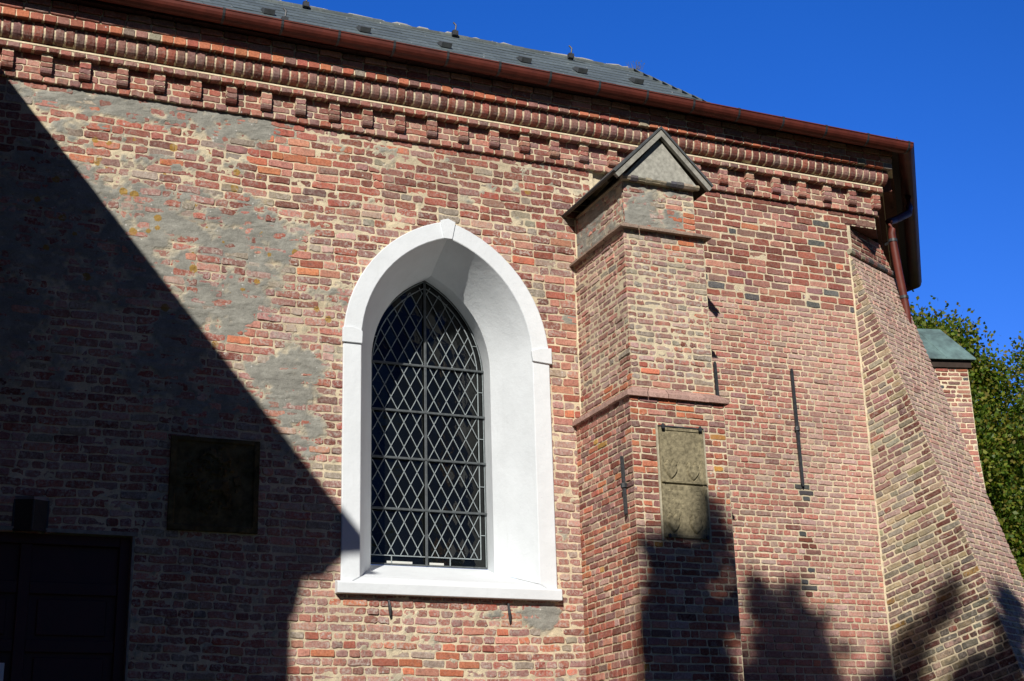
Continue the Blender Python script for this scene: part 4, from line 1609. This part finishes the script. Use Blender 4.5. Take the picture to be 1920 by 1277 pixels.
def relief(x0, x1, z0, z1, res, hf, y0, thick, name, mats, parent):
    us = np.arange(x0, x1 + res / 2, res); vs = np.arange(z0, z1 + res / 2, res)
    uu, vv = np.meshgrid(us, vs)
    h = hf(uu, vv)
    P = np.stack([uu, y0 - h, vv], -1).reshape(-1, 3)
    nu, nv = len(us), len(vs)
    idx = np.arange(nu * nv).reshape(nv, nu)
    q = np.stack([idx[:-1, :-1], idx[:-1, 1:], idx[1:, 1:], idx[1:, :-1]], -1).reshape(-1, 4)
    m = MB()
    m.add(P, q)
    border = np.concatenate([idx[0, :], idx[1:, -1], idx[-1, -2::-1], idx[-2:0:-1, 0]])
    B = P[border].copy(); B2 = B.copy(); B2[:, 1] = y0 + thick
    k = len(B)
    m.add(np.vstack([B, B2]), [[i, k + i, k + (i + 1) % k, (i + 1) % k] for i in range(k)])
    return child(m.build(name, mats, smooth=False), parent)


def shield(u, v, cx, cz, s=1.0):
    """signed height of a small heraldic shield with scrolled top"""
    x = (u - cx) / (0.075 * s); z = (v - cz) / (0.10 * s)
    body = np.where(z > 0, np.abs(x) - 1 + 0.12 * np.sin(z * 6), np.abs(x) ** 1.35 + np.abs(z) ** 1.25 - 1.0)
    top = z - 0.75 + 0.18 * np.cos(x * 7)
    d = np.maximum(body, top)
    return np.clip(-d * 4, 0, 1) * 0.018 - np.clip(1 - np.abs(d) * 9, 0, 1) * 0.005 + np.clip(-d * 4, 0, 1) * 0.007 * (fbm(u * 40, v * 40, 2) - .5)


def h_tab(u, v):
    h = 0.007 * (fbm(u * 30, v * 30, 3) - 0.5) + 0.004 * (fbm(u * 6, v * 6, 2) - 0.5)
    edge = np.minimum.reduce([u - 6.90, 7.375 - u, v - 4.205, 5.28 - v])
    h = h + np.where(edge < 0.022, 0.010, 0)
    h = h + np.where(np.abs(v - 4.742) < 0.012, 0.016, 0) - np.where(np.abs(v - 4.722) < 0.006, 0.006, 0)
    for cx, cz in ((7.005, 4.87), (7.25, 4.865), (7.0, 4.34), (7.25, 4.335)):
        h = h + shield(u, v, cx, cz)
    # worn lines of lettering, no longer readable
    for k in range(5):
        zc = 4.66 - k * 0.045
        h = h - np.where((np.abs(v - zc) < 0.006) & (u > 6.94) & (u < 7.34) & (fbm(u * 60, v * 3, 2) > 0.55), 0.003, 0)
    return h


relief(6.888, 7.388, 4.195, 5.29, 0.0055, h_tab, -1.245, 0.03, "slab", M_SAND, tab)
m = MB()
for (a, b, c_, d_) in ((6.865, 6.887, 4.16, 5.31), (7.389, 7.415, 4.16, 5.31)):
    m.box((a, -1.240, c_), (b, -1.215, d_))
child(m.build("mortar_edge", surf("pale_mortar_edge", (0.42, 0.38, 0.28), .95, .1, var=.25, scale=30)), tab)
m = MB()
m.box((6.885, -1.262, 5.292), (7.395, -1.235, 5.304))
child(m.build("clamp_rail", M_IRON), tab)
for (x_, z_) in ((6.925, 5.288), (7.345, 5.288), (6.93, 4.205), (7.35, 4.205)):
    m = MB()
    s_ = 1.0 if z_ > 5 else 0.7
    m.tube([(x_, -1.20, z_ + .01), (x_, -1.275, z_ + .008)], 0.013 * s_, 6)
    m.prism([(x_ - .018 * s_, -1.285, z_ + .012), (x_, -1.285, z_ + .034 * s_), (x_ + .018 * s_, -1.285, z_ + .012), (x_ + .014 * s_, -1.285, z_ - .02), (x_ - .014 * s_, -1.285, z_ - .02)], (0, 0.018, 0))
    child(m.build("clamp", M_IRON), tab)

tb2 = empty("sandstone_relief", (2.79, 0, 4.27))
tag(tb2, "dark worn square sandstone relief in the shade, right of the door head", "stone relief")


def h_t2(u, v):
    h = 0.03 * (fbm(u * 9, v * 9, 4) - 0.5)
    d = np.sqrt(((u - 2.78) / 0.22) ** 2 + ((v - 4.76) / 0.28) ** 2)
    h = h + 0.04 * np.clip(1.1 - d, 0, 0.6) + 0.02 * (fbm(u * 26, v * 26, 2) > 0.6) * (d < 1.2)
    edge = np.minimum.reduce([u - 2.385, 3.20 - u, v - 4.275, 5.15 - v])
    return h + np.where(edge < 0.04, 0.02, 0)


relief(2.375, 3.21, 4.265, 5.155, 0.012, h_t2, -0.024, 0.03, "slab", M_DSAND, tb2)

# ================================================================= wall lamp and sign
lamp = empty("wall_lamp", (1.175, -0.02, 4.2))
tag(lamp, "unlit dark wedge-shaped metal lantern above the brown door", "wall lamp")
m = MB()
a, b, c_ = (1.03, 0.0, 4.47), (1.32, 0.0, 4.47), (1.175, -0.20, 4.44)
lo = [(1.03, 0, 4.20), (1.32, 0, 4.20), (1.175, -0.17, 4.17)]
gl = surf("lamp_glass", (0.05, 0.05, 0.05), 0.15, 0.5, var=.1, bump=0)
m.add([a, b, c_, (1.03, 0, 4.50), (1.32, 0, 4.50), (1.175, -0.205, 4.462)], [[3, 5, 4], [0, 1, 2], [0, 2, 5, 3], [2, 1, 4, 5]])
child(m.build("lamp_roof", surf("zinc_sheet", (0.2, 0.23, 0.27), 0.5, 0.5, var=.15)), lamp)
m = MB()
m.add([a, c_, lo[2], lo[0], b, lo[1]], [[0, 3, 2, 1], [1, 2, 5, 4], [3, 5, 2]])
child(m.build("lamp_glass", gl), lamp)
m = MB()
for p, q in ((a, lo[0]), (b, lo[1]), (c_, lo[2]), (lo[0], lo[2]), (lo[1], lo[2])):
    m.tube([p, q], 0.011, 6)
child(m.build("lamp_frame", M_IRON), lamp)

sign = empty("notice_sign", (1.0, 0.09, 2.7))
tag(sign, "small white sign with a red ring on the brown door", "sign")
m = MB()
m.box((0.78, 0.085, 2.72), (1.062, 0.0985, 3.052))
child(m.build("sign_plate", surf("white_enamel", (0.75, 0.78, 0.8), 0.35, 0.5, var=.03, bump=0), bevel=0.003), sign)
m = MB()
th = np.linspace(0, 2 * math.pi, 33)
vo = [(0.92 + 0.118 * math.cos(t), 0.083, 2.88 + 0.118 * math.sin(t)) for t in th[:-1]] + [(0.92 + 0.088 * math.cos(t), 0.083, 2.88 + 0.088 * math.sin(t)) for t in th[:-1]]
m.add(vo, [[i, (i + 1) % 32, 32 + (i + 1) % 32, 32 + i] for i in range(32)])
m.add([(0.845, 0.083, 2.945), (0.865, 0.083, 2.965), (0.995, 0.083, 2.815), (0.975, 0.083, 2.795)], [[0, 1, 2, 3]])
child(m.build("red_ring", surf("red_enamel", (0.5, 0.02, 0.04), 0.35, 0.5, var=.05, bump=0)), sign)

# ================================================================= small plants on the roof
def tuft(loc, name, label, n_, h, seed, green):
    r_ = np.random.default_rng(seed)
    m = MB()
    for i in range(n_):
        a = r_.uniform(0, 2 * math.pi); l = r_.uniform(-1, 1)
        p = V3(*loc) + V3(l * 0.12, r_.uniform(-.02, .02), 0)
        hh = h * r_.uniform(0.5, 1.0); b = V3(r_.normal(0, 0.35), r_.normal(0, .1), 1) * hh
        m.tube([p, p + b * 0.6, p + b + V3(r_.normal(0, .25) * hh, 0, -0.1 * hh)], [0.003, 0.002, 0.0012], 4, c=green)
        if r_.random() < 0.3:
            e_ = p + b
            m.add([e_, e_ + V3(.02, 0, .01), e_ + V3(.01, 0, .03)], [[0, 1, 2]], 0, green)
    o = m.build(name, M_LEAF)
    return tag(o, label, "plant")


tuft((9.43, RY - 0.03, RZ + 0.02), "grass_tuft", "thin dry grass growing at the end of the roof ridge", 22, 0.13, 1, (0.16, 0.15, 0.06))
tuft((10.85, -0.52, 9.34), "grass_tuft", "small weed growing in the gutter near its corner", 14, 0.09, 2, (0.12, 0.13, 0.05))

# ================================================================= trees
def tree(base, blob_list, trunk_top, n_leaves, leaf, seed, cols, name, label, spread=None, shell=0.5, group=None, limbs=True):
    """blob_list: (x,y,z,rx,ry,rz); leaves sit in clumps inside each blob, limbs run to the blobs"""
    r_ = np.random.default_rng(seed)
    root = empty(name, base)
    tag(root, label, "tree", group)
    vol = np.array([b[3] * b[4] * b[5] for b in blob_list]) ** 0.72
    cnt = (vol / vol.sum() * n_leaves).astype(int)
    Vv, Cc = [], []
    for b, c_n in zip(blob_list, cnt):
        c0 = np.array(b[:3]); rr = np.array(b[3:6])
        ncl = max(6, c_n // 26)
        d = r_.normal(size=(ncl, 3)); d /= np.linalg.norm(d, axis=1)[:, None]
        rad_ = r_.uniform(shell, 1.0, ncl) ** 0.6
        cl = c0 + d * rad_[:, None] * rr * (1 + r_.normal(0, 0.06, ncl))[:, None]
        tone = r_.uniform(0.6, 1.3, ncl)
        k = r_.integers(0, ncl, c_n)
        sp_ = spread or leaf * 2.2
        p = cl[k] + r_.normal(0, sp_, (c_n, 3)) * [1, 1, 0.8]
        a = r_.normal(size=(c_n, 3)) + [0, 0, 0]; a /= np.linalg.norm(a, axis=1)[:, None]
        q = r_.normal(size=(c_n, 3)); bb_ = np.cross(a, q); bb_ /= np.linalg.norm(bb_, axis=1)[:, None]
        s_ = leaf * r_.uniform(0.7, 1.25, c_n)[:, None]
        quad = np.stack([p - a * s_ * .5, p + bb_ * s_ * .36 - a * s_ * .05, p + a * s_ * .55, p - bb_ * s_ * .36 - a * s_ * .05], 1)
        Vv.append(quad.reshape(-1, 3))
        base_c = np.array(cols)[r_.integers(0, len(cols), c_n)] * (tone[k] * r_.uniform(0.8, 1.2, c_n))[:, None]
        Cc.append(np.repeat(base_c, 4, axis=0))
    Vv = np.vstack(Vv); Cc = np.vstack(Cc)
    m = MB()
    m.add(Vv, np.arange(len(Vv)).reshape(-1, 4), 0, Cc)
    child(m.build("crown", M_LEAF), root)
    m = MB()
    B = np.array(base, float); T = np.array(trunk_top, float)
    m.tube([B, B + (T - B) * .3 + V3(.08, .05, 0), B + (T - B) * .7 + V3(-.08, .05, 0), T], [0.34, 0.27, 0.17, 0.05], 12)
    if limbs:
        big = sorted(blob_list, key=lambda b: -b[3])[:40]
        for b in big:
            c0 = np.array(b[:3]); t = r_.uniform(0.35, 0.9)
            s0 = B + (T - B) * t
            if s0[2] > c0[2] - 0.3: s0 = B + (T - B) * max(0.15, min(0.9, (c0[2] - B[2]) / max(0.1, (T[2] - B[2])) - 0.2))
            mid = (s0 + c0) / 2 + V3(0, 0, 0.3 * np.linalg.norm(c0 - s0) * .5)
            m.tube([s0, mid, c0], [0.09, 0.05, 0.015], 6)
    child(m.build("trunk", M_BARK, smooth=True), root)
    return root


GREENS = [(0.10, 0.17, 0.018), (0.16, 0.22, 0.025), (0.07, 0.13, 0.015), (0.22, 0.24, 0.03), (0.20, 0.17, 0.025)]
rt = np.random.default_rng(15)


def crown(cx, cyy, zt, zb, R, n_, seed):
    """irregular oval crown made of clumps"""
    r_ = np.random.default_rng(seed)
    out = []
    H = zt - zb
    for i in range(n_):
        f = (i + 0.5) / n_
        z = zb + H * f
        rr = R * (math.sin(math.pi * min(1, 0.12 + f * 0.88)) ** 0.6) * (1.0 if f < .6 else 1 - (f - .6) * 1.1)
        a = i * 2.4 + r_.uniform(-.5, .5)
        k = rr * r_.uniform(0.35, 0.85)
        s_ = r_.uniform(0.5, 1.0) * R * 0.36
        out.append((cx + k * math.cos(a), cyy + k * math.sin(a), z, s_, s_, s_ * r_.uniform(0.8, 1.2)))
    return out


tree((23.7, 15.4, 0), crown(23.7, 15.4, 13.1, 2.2, 3.0, 46, 1) + [(24.9, 15.2, 12.9, .8, .8, .8), (25.8, 15.2, 11.9, .8, .8, .9), (26.0, 15.3, 10.4, .9, .9, 1.), (26.1, 15.3, 8.6, 1.2, 1., 1.2), (25.9, 15.3, 6.5, 1.2, 1., 1.2), (22.8, 15.3, 13.3, .7, .7, .6)], (23.7, 15.4, 12.0), 190000, 0.12, 3, GREENS, "broadleaf_tree",
     "green leafy tree behind the copper capped buttress, its top left of the gap of sky", shell=0.25, group="trees behind the church")
tree((31.6, 18.0, 0), crown(31.6, 18.0, 14.0, 2.5, 3.1, 40, 2) + [(30.3, 17.8, 13.9, .7, .7, .8), (29.8, 17.8, 12.6, .7, .7, .8), (29.6, 17.9, 10.9, 1., 1., 1.1), (29.3, 17.9, 8.8, 1.2, 1.1, 1.3), (29.4, 17.9, 6.6, 1.2, 1.1, 1.3)], (31.6, 18.0, 13.0), 130000, 0.13, 4, GREENS, "broadleaf_tree",
     "green leafy tree at the right edge, right of the gap of sky", shell=0.25, group="trees behind the church")

# churchyard tree behind the photographer: its crown throws the dappled shade on the buttresses
TS = [(7.56, 3.06, 0.15), (7.76, 3.30, 0.17), (7.84, 3.08, 0.3), (8.06, 2.84, 0.33), (7.54, 2.74, 0.22), (8.21, 3.57, 0.13), (8.15, 3.31, 0.17), (7.63, 2.52, 0.29), (8.02, 2.38, 0.33), (7.54, 2.12, 0.32), (8.11, 2.03, 0.29), (8.19, 3.79, 0.1), (8.7, 4.12, 0.12), (8.78, 3.86, 0.17), (9.16, 3.96, 0.14), (9.03, 3.7, 0.26), (9.32, 3.53, 0.24), (8.84, 3.41, 0.26), (9.43, 3.25, 0.26), (8.74, 3.07, 0.3), (9.2, 3.02, 0.34), (8.58, 3.13, 0.17), (10.49, 3.47, 0.13), (10.51, 3.16, 0.18), (10.64, 3.33, 0.11), (11.02, 3.48, 0.13), (11.12, 3.56, 0.09), (10.88, 3.42, 0.1), (11.22, 2.39, 0.2), (11.01, 2.31, 0.21), (11.43, 2.48, 0.14), (11.86, 3.18, 0.18), (11.86, 2.81, 0.22), (11.79, 3.41, 0.1), (11.7, 2.29, 0.22), (10.17, 3.04, 0.18)]
bl = []
for (x, z, r) in TS:
    L = 15.6 + rt.uniform(-0.5, 0.5)
    bl.append((x - SX * L, -L, z - 0.17 + SZ * L, r, r, r))
    for k in range(5):
        a_ = rt.uniform(0, 2 * math.pi); r3 = r * rt.uniform(0.25, 0.4); q_ = r * rt.uniform(0.95, 1.35)
        L2 = L + rt.uniform(-.3, .3)
        bl.append((max(7.42, x + q_ * math.cos(a_)) - SX * L2, -L2, z - 0.17 + q_ * math.sin(a_) * 1.2 + SZ * L2, r3, r3, r3 * 1.5))
for i in range(46):
    x = rt.uniform(7.4, 12.2); z = rt.uniform(-4.5, 2.1); L = 15.8 + rt.uniform(-1.2, 1.8)
    r = rt.uniform(0.4, 0.7)
    bl.append((x - SX * L, -L, z + SZ * L, r, r, r))
tree((0.9, -16.2, 0), bl, (0.9, -16.0, 12.6), 170000, 0.09, 6, GREENS, "churchyard_tree",
     "tall leafy churchyard tree outside the picture whose crown shades the foot of the buttresses", shell=0.0, spread=0.05)
